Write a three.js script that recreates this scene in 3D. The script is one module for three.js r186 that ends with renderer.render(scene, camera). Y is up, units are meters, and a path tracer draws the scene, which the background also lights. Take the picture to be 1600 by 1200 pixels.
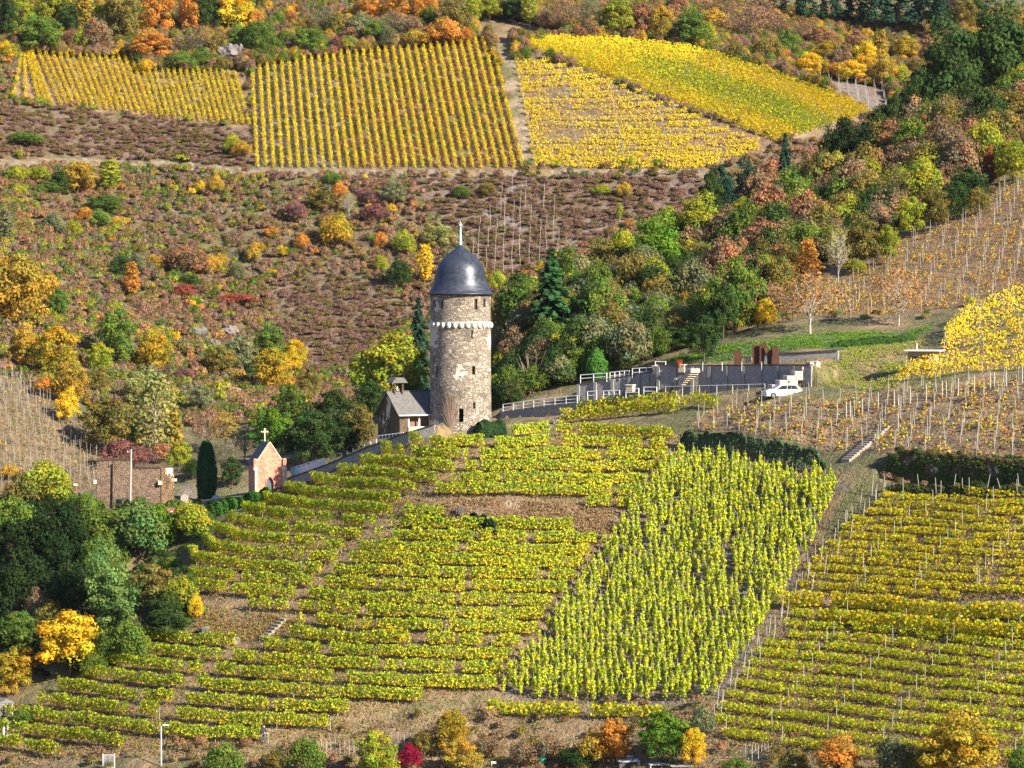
import * as THREE from 'three';
import { mergeGeometries } from 'three/addons/utils/BufferGeometryUtils.js';
import { MarchingCubes } from 'three/addons/objects/MarchingCubes.js';
import { RoundedBoxGeometry } from 'three/addons/geometries/RoundedBoxGeometry.js';

/* ---------- camera, sky, sun, exposure ---------- */
const scene = new THREE.Scene();
const FOCAL = 4620, EYE_Y = 16, PITCH = -Math.atan(150 / FOCAL);
const camera = new THREE.PerspectiveCamera(2 * Math.atan(600 / FOCAL) * 180 / Math.PI, 4 / 3, 1, 4000);
camera.position.set(0, EYE_Y, 0);
camera.rotation.x = PITCH;
const renderer = new THREE.WebGLRenderer();
renderer.toneMapping = THREE.LinearToneMapping;
renderer.toneMappingExposure = 2.4;
renderer.shadowMap.enabled = true;
const SUN_AZ = 51 * Math.PI / 180, SUN_EL = 30 * Math.PI / 180;
const SUN = new THREE.Vector3(Math.sin(SUN_AZ) * Math.cos(SUN_EL), Math.sin(SUN_EL), Math.cos(SUN_AZ) * Math.cos(SUN_EL));
{ // clear autumn sky: deep blue above, pale at the horizon, a broad pale patch of air round the sun
  const W = 512, Hh = 256, data = new Float32Array(W * Hh * 4), dir = new THREE.Vector3();
  for (let j = 0; j < Hh; j++) for (let i = 0; i < W; i++) {
    const el = ((j + 0.5) / Hh - 0.5) * Math.PI, az = ((i + 0.5) / W - 0.5) * 2 * Math.PI;
    dir.set(Math.cos(el) * Math.cos(az), Math.sin(el), Math.cos(el) * Math.sin(az));
    const up = Math.max(0, dir.y), hz = Math.exp(-up * 5.5), s = Math.max(0, dir.dot(SUN));
    const g = 0.25 * Math.pow(s, 6) + 0.9 * Math.pow(s, 60);
    const o = (j * W + i) * 4, k = el < 0 ? 0.55 : 1;
    data[o] = k * (0.17 + 0.55 * hz + g); data[o + 1] = k * (0.36 + 0.52 * hz + g * 0.93); data[o + 2] = k * (0.86 + 0.30 * hz + g * 0.75); data[o + 3] = 1;
  }
  const sky = new THREE.DataTexture(data, W, Hh, THREE.RGBAFormat, THREE.FloatType);
  sky.mapping = THREE.EquirectangularReflectionMapping; sky.magFilter = THREE.LinearFilter; sky.needsUpdate = true;
  scene.background = sky; scene.environment = sky;
  scene.backgroundIntensity = 0.3; scene.environmentIntensity = 0.3;
}
const sun = new THREE.DirectionalLight(new THREE.Color(1, 0.92, 0.75), 5);
sun.position.copy(SUN).multiplyScalar(500).add(new THREE.Vector3(0, 0, -420)); sun.target.position.set(0, 0, -420);
sun.castShadow = true; sun.shadow.mapSize.set(4096, 4096);
Object.assign(sun.shadow.camera, { left: -320, right: 320, top: 320, bottom: -320, near: 10, far: 1400 });
scene.add(sun, sun.target);

/* ---------- random numbers, noise, naming ---------- */
function rng(seed) { let a = seed >>> 0; return () => { a = a + 0x6D2B79F5 | 0; let t = Math.imul(a ^ a >>> 15, 1 | a); t = t + Math.imul(t ^ t >>> 7, 61 | t) ^ t; return ((t ^ t >>> 14) >>> 0) / 4294967296; }; }
const hash3 = (x, y, z) => { let h = Math.imul(x, 374761393) ^ Math.imul(y, 668265263) ^ Math.imul(z, 2147483647 ^ 0x5bd1e995); h = Math.imul(h ^ h >>> 13, 1274126177); return ((h ^ h >>> 16) >>> 0) / 4294967296; };
const fade = t => t * t * (3 - 2 * t), mix = (a, b, t) => a + (b - a) * t, clamp = (v, a, b) => Math.min(b, Math.max(a, v));
const sstep = (a, b, v) => { const t = clamp((v - a) / (b - a), 0, 1); return t * t * (3 - 2 * t); };
function vnoise(x, y, z = 0) {
  const xi = Math.floor(x), yi = Math.floor(y), zi = Math.floor(z), u = fade(x - xi), v = fade(y - yi), w = fade(z - zi);
  const c = (a, b, d) => hash3(xi + a, yi + b, zi + d);
  return mix(mix(mix(c(0, 0, 0), c(1, 0, 0), u), mix(c(0, 1, 0), c(1, 1, 0), u), v), mix(mix(c(0, 0, 1), c(1, 0, 1), u), mix(c(0, 1, 1), c(1, 1, 1), u), v), w);
}
const fbm = (x, y, z = 0, n = 4) => { let s = 0, a = 0.5, t = 0; for (let i = 0; i < n; i++) { s += a * vnoise(x, y, z); t += a; a *= 0.5; x = x * 2.03 + 17.1; y = y * 2.03 + 5.7; z = z * 2.03 + 3.3; } return s / t; };
const names = {};
function numbered(n) { const k = names[n] = (names[n] ?? -1) + 1; return k ? n + '_' + String(k).padStart(3, '0') : n; }
const V = (x, y, z) => new THREE.Vector3(x, y, z);
function tag(o, label, category, group) { o.userData.label = label; if (category) o.userData.category = category; if (group) o.userData.group = group; return o; }
function thing(name, label, category, pos, turn = 0, group) {
  const o = new THREE.Group(); o.name = numbered(name); if (pos) o.position.copy(pos); o.rotation.y = turn; scene.add(o);
  return tag(o, label, category, group);
}
function mesh(name, geo, mat, parent = scene) {
  const m = new THREE.Mesh(Array.isArray(geo) ? (geo.length > 1 ? mergeGeometries(geo.map(g => { g = g.index ? g.toNonIndexed() : g; for (const k of Object.keys(g.attributes)) if (!['position', 'normal', 'uv'].includes(k)) g.deleteAttribute(k); return g; })) : geo[0]) : geo, mat);
  m.name = parent === scene ? numbered(name) : name; m.castShadow = m.receiveShadow = true; parent.add(m); return m;
}
const box = (w, h, d, x = 0, y = 0, z = 0, ry = 0, r = 0) => { const g = r ? new RoundedBoxGeometry(w, h, d, 2, r) : new THREE.BoxGeometry(w, h, d); if (ry) g.rotateY(ry); g.translate(x, y, z); return g; };
function bar(a, b, r, seg = 6, r2 = r) { // a straight tapered rod from a to b
  const d = b.clone().sub(a), g = new THREE.CylinderGeometry(r2, r, d.length(), seg);
  g.applyQuaternion(new THREE.Quaternion().setFromUnitVectors(V(0, 1, 0), d.normalize())); g.translate((a.x + b.x) / 2, (a.y + b.y) / 2, (a.z + b.z) / 2); return g;
}
const std = (r, g, b, rough = 0.9, more = {}) => new THREE.MeshStandardMaterial({ color: new THREE.Color().setRGB(r, g, b), roughness: rough, ...more });

/* ---------- where a sight line of the photograph meets the land ---------- */
const cp = Math.cos(PITCH), sp = Math.sin(PITCH);
function dirOf(px, py) { const x = (px - 800) / FOCAL, y = -(py - 600) / FOCAL; const yy = y * cp + sp, zz = y * sp - cp; return V(x / -zz, yy / -zz, -1); }
const at = (px, py, d) => { const v = dirOf(px, py); return V(v.x * d, EYE_Y + v.y * d, -d); };

/* ---------- land: two smooth hillsides, the spur with the tower and the far slope ---------- */
function surface(points, c) { // multiquadric through [x, z, h]
  const n = points.length, N = n + 3, A = [];
  const phi = (dx, dz) => Math.sqrt(dx * dx + dz * dz + c * c);
  for (let i = 0; i < N; i++) {
    const row = new Float64Array(N + 1);
    if (i < n) { for (let j = 0; j < n; j++) row[j] = phi(points[i][0] - points[j][0], points[i][1] - points[j][1]); row[n] = 1; row[n + 1] = points[i][0] / 100; row[n + 2] = points[i][1] / 100; row[N] = points[i][2]; }
    else for (let j = 0; j < n; j++) row[j] = i === n ? 1 : points[j][i - n - 1] / 100;
    A.push(row);
  }
  for (let i = 0; i < N; i++) {
    let p = i; for (let k = i + 1; k < N; k++) if (Math.abs(A[k][i]) > Math.abs(A[p][i])) p = k;
    [A[i], A[p]] = [A[p], A[i]];
    for (let k = i + 1; k < N; k++) { const f = A[k][i] / A[i][i]; if (f) for (let j = i; j <= N; j++) A[k][j] -= f * A[i][j]; }
  }
  const w = new Float64Array(N);
  for (let i = N - 1; i >= 0; i--) { let s = A[i][N]; for (let j = i + 1; j < N; j++) s -= A[i][j] * w[j]; w[i] = s / A[i][i]; }
  return (x, z) => { let s = w[n] + w[n + 1] * x / 100 + w[n + 2] * z / 100; for (let j = 0; j < n; j++) s += w[j] * phi(x - points[j][0], z - points[j][1]); return s; };
}
const pix = list => list.map(([px, py, d]) => { const p = at(px, py, d); return [p.x, p.z, p.y]; });
const deep = list => list.map(([px, d, h]) => [(px - 800) / FOCAL * d, -d, h]); // hidden ground: [column, distance, height]
const SPUR = [...pix([
  [-150, 1330, 280], [200, 1330, 262], [600, 1330, 258], [1000, 1330, 252], [1400, 1330, 238], [1750, 1330, 226],
  [-100, 1180, 295], [200, 1180, 284], [500, 1180, 279], [800, 1170, 277], [1110, 1130, 272.5], [1350, 1180, 258], [1600, 1190, 250], [1750, 1180, 247],
  [-60, 1060, 312], [150, 1040, 305], [400, 1010, 300], [650, 1000, 294], [900, 1000, 292], [1180, 1000, 283.5], [1400, 1000, 276], [1600, 985, 269], [1750, 985, 266],
  [60, 920, 328], [260, 890, 332], [330, 880, 318], [450, 880, 312], [700, 880, 305], [950, 870, 304], [1230, 900, 291.5], [1450, 880, 284], [1650, 870, 278],
  [0, 820, 345], [280, 805, 346], [340, 825, 334], [430, 782, 334], [560, 775, 322], [700, 780, 314], [900, 780, 312], [1080, 790, 308], [1310, 790, 297.5], [1450, 775, 293.5], [1600, 775, 286.5],
  [450, 758, 340], [570, 718, 331.5], [640, 695, 327], [690, 682, 326], [760, 678, 328], [880, 668, 337], [1000, 655, 332],
  [1070, 705, 320], [1200, 725, 310], [1310, 740, 302], [1400, 766, 296], [1550, 774, 288.5], [1070, 674, 323.5], [1200, 692, 313.5], [1320, 712, 306.5], [1400, 716, 300.5], [1590, 735, 291],
  [1150, 630, 327], [1250, 622, 321], [1430, 606, 316], [1600, 590, 312], [800, 650, 347],
  [950, 606, 348], [1150, 578, 340], [1280, 562, 333], [1150, 550, 346], [1300, 532, 346], [1450, 516, 349], [1340, 594, 328], [1400, 562, 334],
  [1420, 582, 325], [1600, 577, 318], [1500, 502, 348], [1600, 472, 352],
  [1200, 512, 358], [1350, 492, 362], [1600, 442, 366], [1320, 437, 385], [1450, 362, 400], [1600, 287, 415], [1750, 212, 430],
  [780, 632, 356], [850, 592, 366], [950, 562, 372], [1080, 532, 376], [820, 542, 388], [950, 482, 407], [1080, 432, 420], [1200, 392, 422], [1320, 345, 428], [1450, 290, 435], [1600, 215, 445],
  [820, 512, 402], [950, 446, 427], [1100, 388, 440], [1250, 320, 455], [1400, 250, 468], [1600, 160, 480], [1800, 80, 490],
]), ...deep([
  [150, 353, -9.8], [270, 353, -9.8], [340, 348, -8.9], [420, 343, -8.0], [150, 363, -9.9], [300, 363, -9.9], [420, 352, -8.6],
  [600, 342, -4.3], [650, 340, -2.6], [600, 364, -10], [450, 386, -20], [690, 345, -1.6], [690, 375, -9], [300, 382, -17], [100, 385, -16], [450, 358, -12], [550, 349, -8],
  [-150, 355, -13], [-150, 390, -20], [700, 420, -20], [820, 440, -8], [950, 475, -8], [1100, 500, -5], [1250, 510, 5], [1400, 525, 10], [1600, 540, 20], [1800, 550, 30],
  [0, 500, -70], [500, 500, -70], [800, 560, -70], [1200, 620, -70], [1600, 660, -60], [300, 430, -45], [-200, 440, -45],
])];
const FAR = [...pix([
  [-200, 760, 372], [-200, 560, 430], [-200, 400, 480], [-200, 200, 560], [-200, 0, 640], [0, 762, 385], [0, 584, 437], [80, 660, 410], [150, 742, 395],
  [0, 400, 505], [0, 270, 562], [0, 165, 600], [0, 90, 625], [0, 0, 665], [200, 718, 408], [200, 600, 470], [200, 450, 520], [200, 275, 577], [200, 90, 632], [200, 0, 667],
  [400, 725, 390], [300, 725, 396], [480, 712, 392], [560, 690, 390], [400, 560, 500], [400, 450, 535], [400, 270, 580], [400, 95, 632], [400, 0, 667], [650, 662, 398], [640, 628, 430], [600, 600, 486], [600, 450, 535], [600, 270, 580], [600, 78, 634], [600, 0, 667],
  [800, 640, 455], [800, 450, 535], [800, 270, 580], [800, 72, 634], [800, 0, 672], [1000, 450, 530], [1000, 270, 580], [1000, 150, 608], [1000, 72, 640], [1000, 0, 685],
  [1200, 270, 580], [1200, 212, 592], [1200, 112, 637], [1200, 50, 680], [1360, 182, 607], [1360, 105, 660], [1360, 0, 720], [1600, 200, 625], [1600, 0, 710],
  [-200, -150, 730], [200, -150, 735], [600, -150, 735], [1000, -150, 760], [1400, -150, 790], [1800, -150, 790],
]), ...deep([
  [0, 330, -40], [300, 355, -34], [650, 362, -24], [900, 378, -34], [1200, 480, -6], [1500, 480, -6], [1800, 480, -6], [1500, 560, 30],
  [0, 900, 135], [500, 900, 135], [1000, 920, 140], [1600, 920, 140], [400, 1300, 150], [1200, 1300, 150], [500, 250, -60], [1100, 250, -60],
])];
const spurH = surface(SPUR, 5), farH = surface(FAR, 14);
const smax = (a, b, k) => { const h = clamp(0.5 + 0.5 * (a - b) / k, 0, 1); return mix(b, a, h) + k * h * (1 - h); };
function baseH(x, z) {
  x = clamp(x, -240, 240); z = clamp(z, -1250, -235);
  return smax(spurH(x, z), farH(x, z), 3);
}
const steps = []; // terraces: each lifts or cuts the land within its own outline
function H(x, z) {
  let h = baseH(x, z);
  h += (fbm(x * 0.22, z * 0.22, 1, 3) - 0.5) * 0.55 + (fbm(x * 1.3, z * 1.3, 4, 2) - 0.5) * 0.16;
  for (const s of steps) h = s(x, z, h);
  return h;
}
function hit(px, py, from = 235, to = 1000) {
  const v = dirOf(px, py); let d0 = from;
  for (let d = from; d < to; d += 1.5) {
    if (EYE_Y + v.y * d < H(v.x * d, -d)) { let a = d0, b = d; for (let i = 0; i < 16; i++) { const m = (a + b) / 2; if (EYE_Y + v.y * m < H(v.x * m, -m)) b = m; else a = m; } return V(v.x * b, H(v.x * b, -b), -b); }
    d0 = d;
  }
  return null;
}
const column = (px, d) => { const x = (px - 800) / FOCAL * d; return V(x, H(x, -d), -d); };
const ground = (x, z) => V(x, H(x, z), z);
const outline = (list, from) => { const p = []; for (let i = 0; i < list.length; i++) { const h = hit(list[i][0], list[i][1], from); if (h) p.push([h.x, h.z]); } return p; };
function inside(poly, x, z) { let c = false; for (let i = 0, j = poly.length - 1; i < poly.length; j = i++) { const [xi, zi] = poly[i], [xj, zj] = poly[j]; if ((zi > z) !== (zj > z) && x < (xj - xi) * (z - zi) / (zj - zi) + xi) c = !c; } return c; }
/* ---------- textures that stand for grain ---------- */
function grainTexture(n, f, srgb) { const d = new Uint8Array(n * n * 4); for (let j = 0; j < n; j++) for (let i = 0; i < n; i++) { const c = f(i / n, j / n, i, j), o = (j * n + i) * 4; d[o] = clamp(c[0], 0, 1) * 255; d[o + 1] = clamp(c[1], 0, 1) * 255; d[o + 2] = clamp(c[2], 0, 1) * 255; d[o + 3] = 255; } const t = new THREE.DataTexture(d, n, n); t.wrapS = t.wrapT = THREE.RepeatWrapping; t.magFilter = THREE.LinearFilter; if (srgb) t.colorSpace = THREE.SRGBColorSpace; t.needsUpdate = true; return t; }
const tileNoise = (u, v, f, s) => { // repeats after one tile
  const x = u * f, y = v * f, xi = Math.floor(x), yi = Math.floor(y), a = fade(x - xi), b = fade(y - yi), c = (i, j) => hash3((xi + i) % f, (yi + j) % f, s); return mix(mix(c(0, 0), c(1, 0), a), mix(c(0, 1), c(1, 1), a), b);
};
const tfbm = (u, v, f, s, n) => { let r = 0, a = 0.5, t = 0; for (let i = 0; i < n; i++) { r += a * tileNoise(u, v, f, s + i); t += a; a *= 0.62; f *= 2; } return r / t; };
const soilTex = grainTexture(512, (u, v) => { const a = tfbm(u, v, 8, 1, 6), b = tfbm(u, v, 16, 21, 5), k = 0.5 + 0.95 * (a - 0.5) + 0.5 * (b - 0.5); return [0.78 + (k - 0.5) * 1.1, 0.78 + (k - 0.5) * 1.05, 0.78 + (k - 0.5) * 0.95]; }, false);
const soilBump = grainTexture(512, (u, v) => { const k = tfbm(u, v, 32, 5, 5); return [k, k, k]; }, false);

/* ---------- fields, paths and terraces, outlined on the land ---------- */
const Z = {};
function stepAlong(line, back, front, blend = 2.5) { // line: [{x,z,foot,top}]; land behind it lies at top, before it at foot
  steps.push((x, z, h) => {
    let best = 1e9, sd = 0, foot = 0, top = 0, end = 0;
    for (let i = 0; i < line.length - 1; i++) {
      const a = line[i], b = line[i + 1], dx = b.x - a.x, dz = b.z - a.z, L = Math.hypot(dx, dz), t = ((x - a.x) * dx + (z - a.z) * dz) / (L * L), tc = clamp(t, 0, 1);
      const ex = x - a.x - dx * tc, ez = z - a.z - dz * tc, d = Math.hypot(ex, ez);
      if (d < best) { best = d; sd = ((x - a.x) * dz - (z - a.z) * dx) / L; foot = mix(a.foot, b.foot, tc); top = mix(a.top, b.top, tc); end = Math.abs(t - tc) * L; }
    }
    const fadeEnd = 1 - sstep(0, 1.2, end);
    if (fadeEnd <= 0) return h;
    if (sd > 0 && sd < back) return mix(h, top, fadeEnd * (1 - sstep(back - blend, back, sd)));
    if (sd <= 0 && sd > -front) return mix(h, foot, fadeEnd * (1 - sstep(front - Math.min(blend, front), front, -sd)));
    return h;
  });
}
const wallLine = list => list.map(([px, pyFoot, pyTop, d]) => { const f = at(px, pyFoot, d), t = at(px, pyTop, d); return { x: f.x, z: f.z, foot: f.y, top: t.y }; });
// retaining walls: [column, foot line, top line, distance]
const WALL_CHAPEL = wallLine([[448, 768, 750, 340], [510, 745, 728, 335.5], [580, 715, 698, 330.5], [640, 692, 676, 326.6], [680, 684, 664, 325.4]]);
const WALL_PATH = wallLine([[784, 658, 641, 348.5], [850, 652, 632, 345], [905, 645, 627, 342], [990, 640, 622, 337]]);
const WALL_LOW = wallLine([[905, 628, 600, 346], [985, 622, 588, 342.5], [1030, 617, 580, 340]]);
const WALL_HIGH = wallLine([[1030, 618, 572, 339], [1110, 616, 572, 335.5], [1190, 616, 571, 331], [1268, 606, 571, 326.5]]);
const WALL_BANK = wallLine([[1388, 762, 710, 299.6], [1450, 767, 714, 296.5], [1530, 771, 721, 292.6], [1640, 777, 730, 287.6]]);
stepAlong(WALL_BANK, 3.5, 2); stepAlong(WALL_CHAPEL, 5, 2.2); stepAlong(WALL_PATH, 4.2, 2); stepAlong(WALL_LOW, 6, 1.6); stepAlong(WALL_HIGH, 6.5, 1.8);

Z.leftField = outline([[268, 893], [330, 835], [440, 775], [560, 728], [690, 690], [770, 690], [880, 672], [1000, 668], [1062, 680], [1040, 735], [985, 810], [925, 880], [860, 965], [775, 1085], [560, 1120], [520, 1150], [420, 1165], [150, 1182], [-40, 1190], [-40, 1145], [70, 1098], [150, 1040], [240, 995], [330, 985], [315, 940], [300, 930]]);
Z.midField = outline([[1065, 700], [1120, 705], [1200, 722], [1310, 735], [1318, 765], [1265, 880], [1195, 980], [1115, 1092], [785, 1085], [865, 965], [930, 880], [990, 810], [1045, 735]]);
Z.rightField = outline([[1385, 772], [1640, 772], [1640, 940], [1480, 940], [1235, 928], [1290, 850]]);
Z.lowRightField = outline([[1235, 945], [1640, 1000], [1640, 1200], [1330, 1200], [1150, 1165], [1110, 1130], [1160, 1060], [1210, 985]]);
Z.stakeField = outline([[1105, 640], [1260, 628], [1430, 610], [1640, 592], [1640, 725], [1395, 708], [1320, 705], [1200, 684], [1080, 670]]);
Z.goldBlock = outline([[1408, 592], [1425, 545], [1470, 545], [1490, 512], [1520, 490], [1640, 445], [1640, 565], [1600, 575]]);
Z.upperStakes = outline([[1195, 508], [1215, 478], [1320, 435], [1400, 385], [1500, 335], [1640, 265], [1640, 445], [1500, 480], [1400, 495]]);
Z.lawn = outline([[1040, 566], [1100, 545], [1200, 532], [1300, 520], [1460, 508], [1440, 522], [1330, 548], [1220, 550], [1120, 566]]);
Z.mound = outline([[1285, 600], [1275, 575], [1330, 545], [1450, 530], [1420, 575], [1400, 605], [1320, 620]]);
Z.dryPatch = outline([[660, 800], [720, 782], [830, 786], [975, 805], [965, 832], [900, 835], [800, 830], [735, 830]]);
Z.cutSlope = outline([[330, 945], [480, 970], [445, 1000], [320, 1000], [300, 985]]);
Z.bottomStrip = outline([[420, 1170], [560, 1130], [780, 1092], [1110, 1100], [1150, 1170], [1200, 1215], [-60, 1215], [-60, 1195]]);
Z.cemetery = outline([[120, 792], [280, 792], [440, 770], [440, 760], [120, 770]]);
Z.farStripes = outline([[392, 108], [500, 90], [620, 78], [762, 64], [818, 266], [396, 266]]);
Z.farStripesGrey = outline([[392, 108], [500, 90], [520, 110], [532, 266], [396, 266]]);
Z.farLeft = outline([[18, 158], [35, 85], [205, 92], [215, 112], [380, 112], [392, 200], [240, 185], [100, 165]]);
Z.farDome = outline([[818, 78], [830, 66], [960, 64], [1080, 78], [1200, 112], [1290, 145], [1365, 180], [1300, 215], [1215, 220], [1060, 165], [950, 125]]);
Z.farRight = outline([[805, 98], [850, 92], [960, 132], [1060, 172], [1210, 222], [1200, 240], [1110, 262], [835, 262]]);
Z.farGrey = outline([[1190, 105], [1230, 108], [1390, 140], [1395, 175], [1365, 180], [1290, 140]]);
Z.farTrack = outline([[-40, 250], [100, 245], [250, 252], [400, 264], [820, 267], [1110, 264], [1110, 272], [820, 275], [400, 276], [250, 265], [100, 258], [-40, 264]]);
Z.farVerge = outline([[768, 62], [800, 62], [805, 98], [835, 266], [818, 266]]);
Z.farFallow = outline([[-40, 168], [100, 168], [240, 188], [392, 202], [396, 262], [250, 250], [100, 243], [-40, 248]]);
Z.farPurple = outline([[640, 280], [1110, 275], [1060, 330], [900, 390], [800, 440], [740, 420], [690, 350]]);
Z.farStakes = outline([[420, 440], [560, 430], [640, 480], [600, 540], [500, 590], [440, 560]]);
Z.leftStakes = outline([[-40, 570], [20, 592], [100, 650], [150, 690], [185, 740], [130, 775], [-40, 775]], 366);
Z.meadow = outline([[740, 30], [800, 30], [905, 58], [830, 64], [745, 62]]);

const C = { soil: [0.23, 0.155, 0.085], slate: [0.20, 0.165, 0.145], dry: [0.31, 0.21, 0.11], litter: [0.25, 0.14, 0.07], grass: [0.085, 0.15, 0.03], olive: [0.16, 0.15, 0.055], scrub: [0.18, 0.13, 0.07], grey: [0.24, 0.19, 0.16], track: [0.33, 0.26, 0.19], pale: [0.36, 0.27, 0.18], dark: [0.09, 0.085, 0.045], rust: [0.30, 0.13, 0.055], purple: [0.21, 0.135, 0.10] };
const cover = [ // later entries lie over earlier ones: [outline, colour, second colour, patch size]
  ['farFallow', C.purple, C.scrub, 6], ['farPurple', C.purple, C.grey, 5], ['farStakes', C.purple, C.scrub, 4], ['farStripes', C.litter, C.olive, 3], ['farStripesGrey', C.grey, C.olive, 2], ['farLeft', C.dry, C.litter, 2], ['farDome', C.dry, C.pale, 3], ['farRight', C.litter, C.soil, 3], ['farGrey', C.grey, C.purple, 3], ['farTrack', C.track, C.dry, 3], ['farVerge', C.pale, C.olive, 3], ['meadow', C.dry, C.scrub, 4], ['leftStakes', C.soil, C.scrub, 3],
  ['leftField', C.soil, C.dry, 3], ['midField', C.slate, C.soil, 2], ['rightField', C.soil, C.dry, 2.5], ['lowRightField', C.soil, C.litter, 2.5], ['stakeField', C.soil, C.dry, 2.5], ['upperStakes', C.litter, C.soil, 3], ['goldBlock', C.litter, C.olive, 2], ['lawn', C.grass, C.grass, 3], ['mound', C.olive, C.dry, 2.5], ['dryPatch', C.pale, C.litter, 1.5], ['cutSlope', C.dry, C.soil, 1.5], ['bottomStrip', C.dry, C.soil, 2], ['cemetery', C.grey, C.olive, 2],
].map(e => ({ poly: Z[e[0]], a: e[1], b: e[2], s: e[3] })).map(e => { let x0 = 1e9, x1 = -1e9, z0 = 1e9, z1 = -1e9; for (const [x, z] of e.poly) { x0 = Math.min(x0, x); x1 = Math.max(x1, x); z0 = Math.min(z0, z); z1 = Math.max(z1, z); } return { ...e, x0, x1, z0, z1 }; });
function soilColor(x, z, isFar) {
  let a = isFar ? C.scrub : C.olive, b = isFar ? C.olive : C.dry, s = 5;
  const jx = x + (vnoise(x * 0.9, z * 0.9, 7) - 0.5) * 1.6, jz = z + (vnoise(x * 0.9, z * 0.9, 8) - 0.5) * 1.6;
  for (const e of cover) if (jx > e.x0 && jx < e.x1 && jz > e.z0 && jz < e.z1 && inside(e.poly, jx, jz)) { a = e.a; b = e.b; s = e.s; }
  const k = sstep(0.35, 0.68, fbm(x / s, z / s, 3, 3)), m = 0.82 + 0.36 * fbm(x * 1.7, z * 1.7, 9, 3);
  return [mix(a[0], b[0], k) * m, mix(a[1], b[1], k) * m, mix(a[2], b[2], k) * m];
}
{
  const xs = [], zs = [];
  for (let x = -1500; x < -240; x += 140) xs.push(x); for (let x = -240; x < -80; x += 2.2) xs.push(x); for (let x = -80; x < 80; x += 0.5) xs.push(x); for (let x = 80; x < 240; x += 2.2) xs.push(x); for (let x = 240; x <= 1500; x += 140) xs.push(x);
  zs.push(400); for (let z = 100; z > -235; z -= 40) zs.push(z); for (let z = -235; z > -372; z -= 0.5) zs.push(z); for (let z = -372; z > -480; z -= 0.9) zs.push(z); for (let z = -480; z > -720; z -= 1.2) zs.push(z); for (let z = -720; z > -1250; z -= 14) zs.push(z); for (let z = -1260; z >= -2200; z -= 160) zs.push(z);
  const n = xs.length, pos = new Float32Array(n * zs.length * 3), col = new Float32Array(n * zs.length * 3), uv = new Float32Array(n * zs.length * 2), idx = [];
  let k = 0;
  for (const z of zs) for (const x of xs) {
    const h = H(x, z), near = Math.abs(x) < 130 && z < -236 && z > -740, c = near ? soilColor(x, z, farH(x, z) > spurH(x, z)) : C.scrub;
    pos.set([x, h, z], k * 3); col.set(c, k * 3); uv.set([x / 7, z / 7], k * 2); k++;
  }
  for (let j = 0; j < zs.length - 1; j++) for (let i = 0; i < n - 1; i++) { const a = j * n + i; idx.push(a, a + 1, a + n, a + 1, a + n + 1, a + n); }
  const g = new THREE.BufferGeometry(); g.setAttribute('position', new THREE.BufferAttribute(pos, 3)); g.setAttribute('color', new THREE.BufferAttribute(col, 3)); g.setAttribute('uv', new THREE.BufferAttribute(uv, 2)); g.setIndex(idx); g.computeVertexNormals();
  const m = mesh('ground', g, new THREE.MeshStandardMaterial({ vertexColors: true, map: soilTex, bumpMap: soilBump, bumpScale: 0.25, roughness: 1 }));
  m.userData.kind = 'structure'; m.userData.label = 'steep vineyard spur and far autumn hillside';
}
/* ---------- leaves ---------- */
class Leaves { // many small bent leaf faces with their own tints, in one geometry
  constructor() { this.p = []; this.c = []; }
  add(x, y, z, nx, ny, nz, s, c, r, long = 1.25) { // a folded diamond about (x, y, z) that looks along (nx, ny, nz)
    let l = Math.hypot(nx, ny, nz) || 1; nx /= l; ny /= l; nz /= l;
    let tx = r() - 0.5, ty = r() - 0.5, tz = r() - 0.5; const dt = tx * nx + ty * ny + tz * nz; tx -= nx * dt; ty -= ny * dt; tz -= nz * dt; l = Math.hypot(tx, ty, tz) || 1; tx /= l; ty /= l; tz /= l;
    const bx = ny * tz - nz * ty, by = nz * tx - nx * tz, bz = nx * ty - ny * tx, a = s * 0.5 * long, b = s * 0.5, f = s * 0.12;
    const A = [x - tx * a, y - ty * a, z - tz * a], B = [x + tx * a, y + ty * a, z + tz * a], L = [x + bx * b - nx * f, y + by * b - ny * f, z + bz * b - nz * f], Q = [x - bx * b - nx * f, y - by * b - ny * f, z - bz * b - nz * f];
    this.p.push(...A, ...B, ...L, ...B, ...A, ...Q);
    for (let i = 0; i < 6; i++) this.c.push(c[0], c[1], c[2]);
  }
  geometry() { const g = new THREE.BufferGeometry(); g.setAttribute('position', new THREE.Float32BufferAttribute(this.p, 3)); g.setAttribute('color', new THREE.Float32BufferAttribute(this.c, 3)); return g; }
}
const leafMat = new THREE.MeshPhysicalMaterial({ vertexColors: true, roughness: 1, transmission: 0.4, thickness: 0, side: THREE.DoubleSide, specularIntensity: 0 });
const leafMats = {};
const tinted = (key, rgb) => leafMats[key] ??= Object.assign(leafMat.clone(), { color: new THREE.Color().setRGB(...rgb) });
const woodMat = std(0.10, 0.075, 0.055, 0.95), paleWood = std(0.42, 0.38, 0.33, 0.9), stakeMat = std(0.36, 0.34, 0.31, 0.85), darkStake = std(0.20, 0.17, 0.14, 0.9), vineWood = std(0.085, 0.06, 0.045, 0.95);
const lerp3 = (a, b, t) => [mix(a[0], b[0], t), mix(a[1], b[1], t), mix(a[2], b[2], t)];

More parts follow.
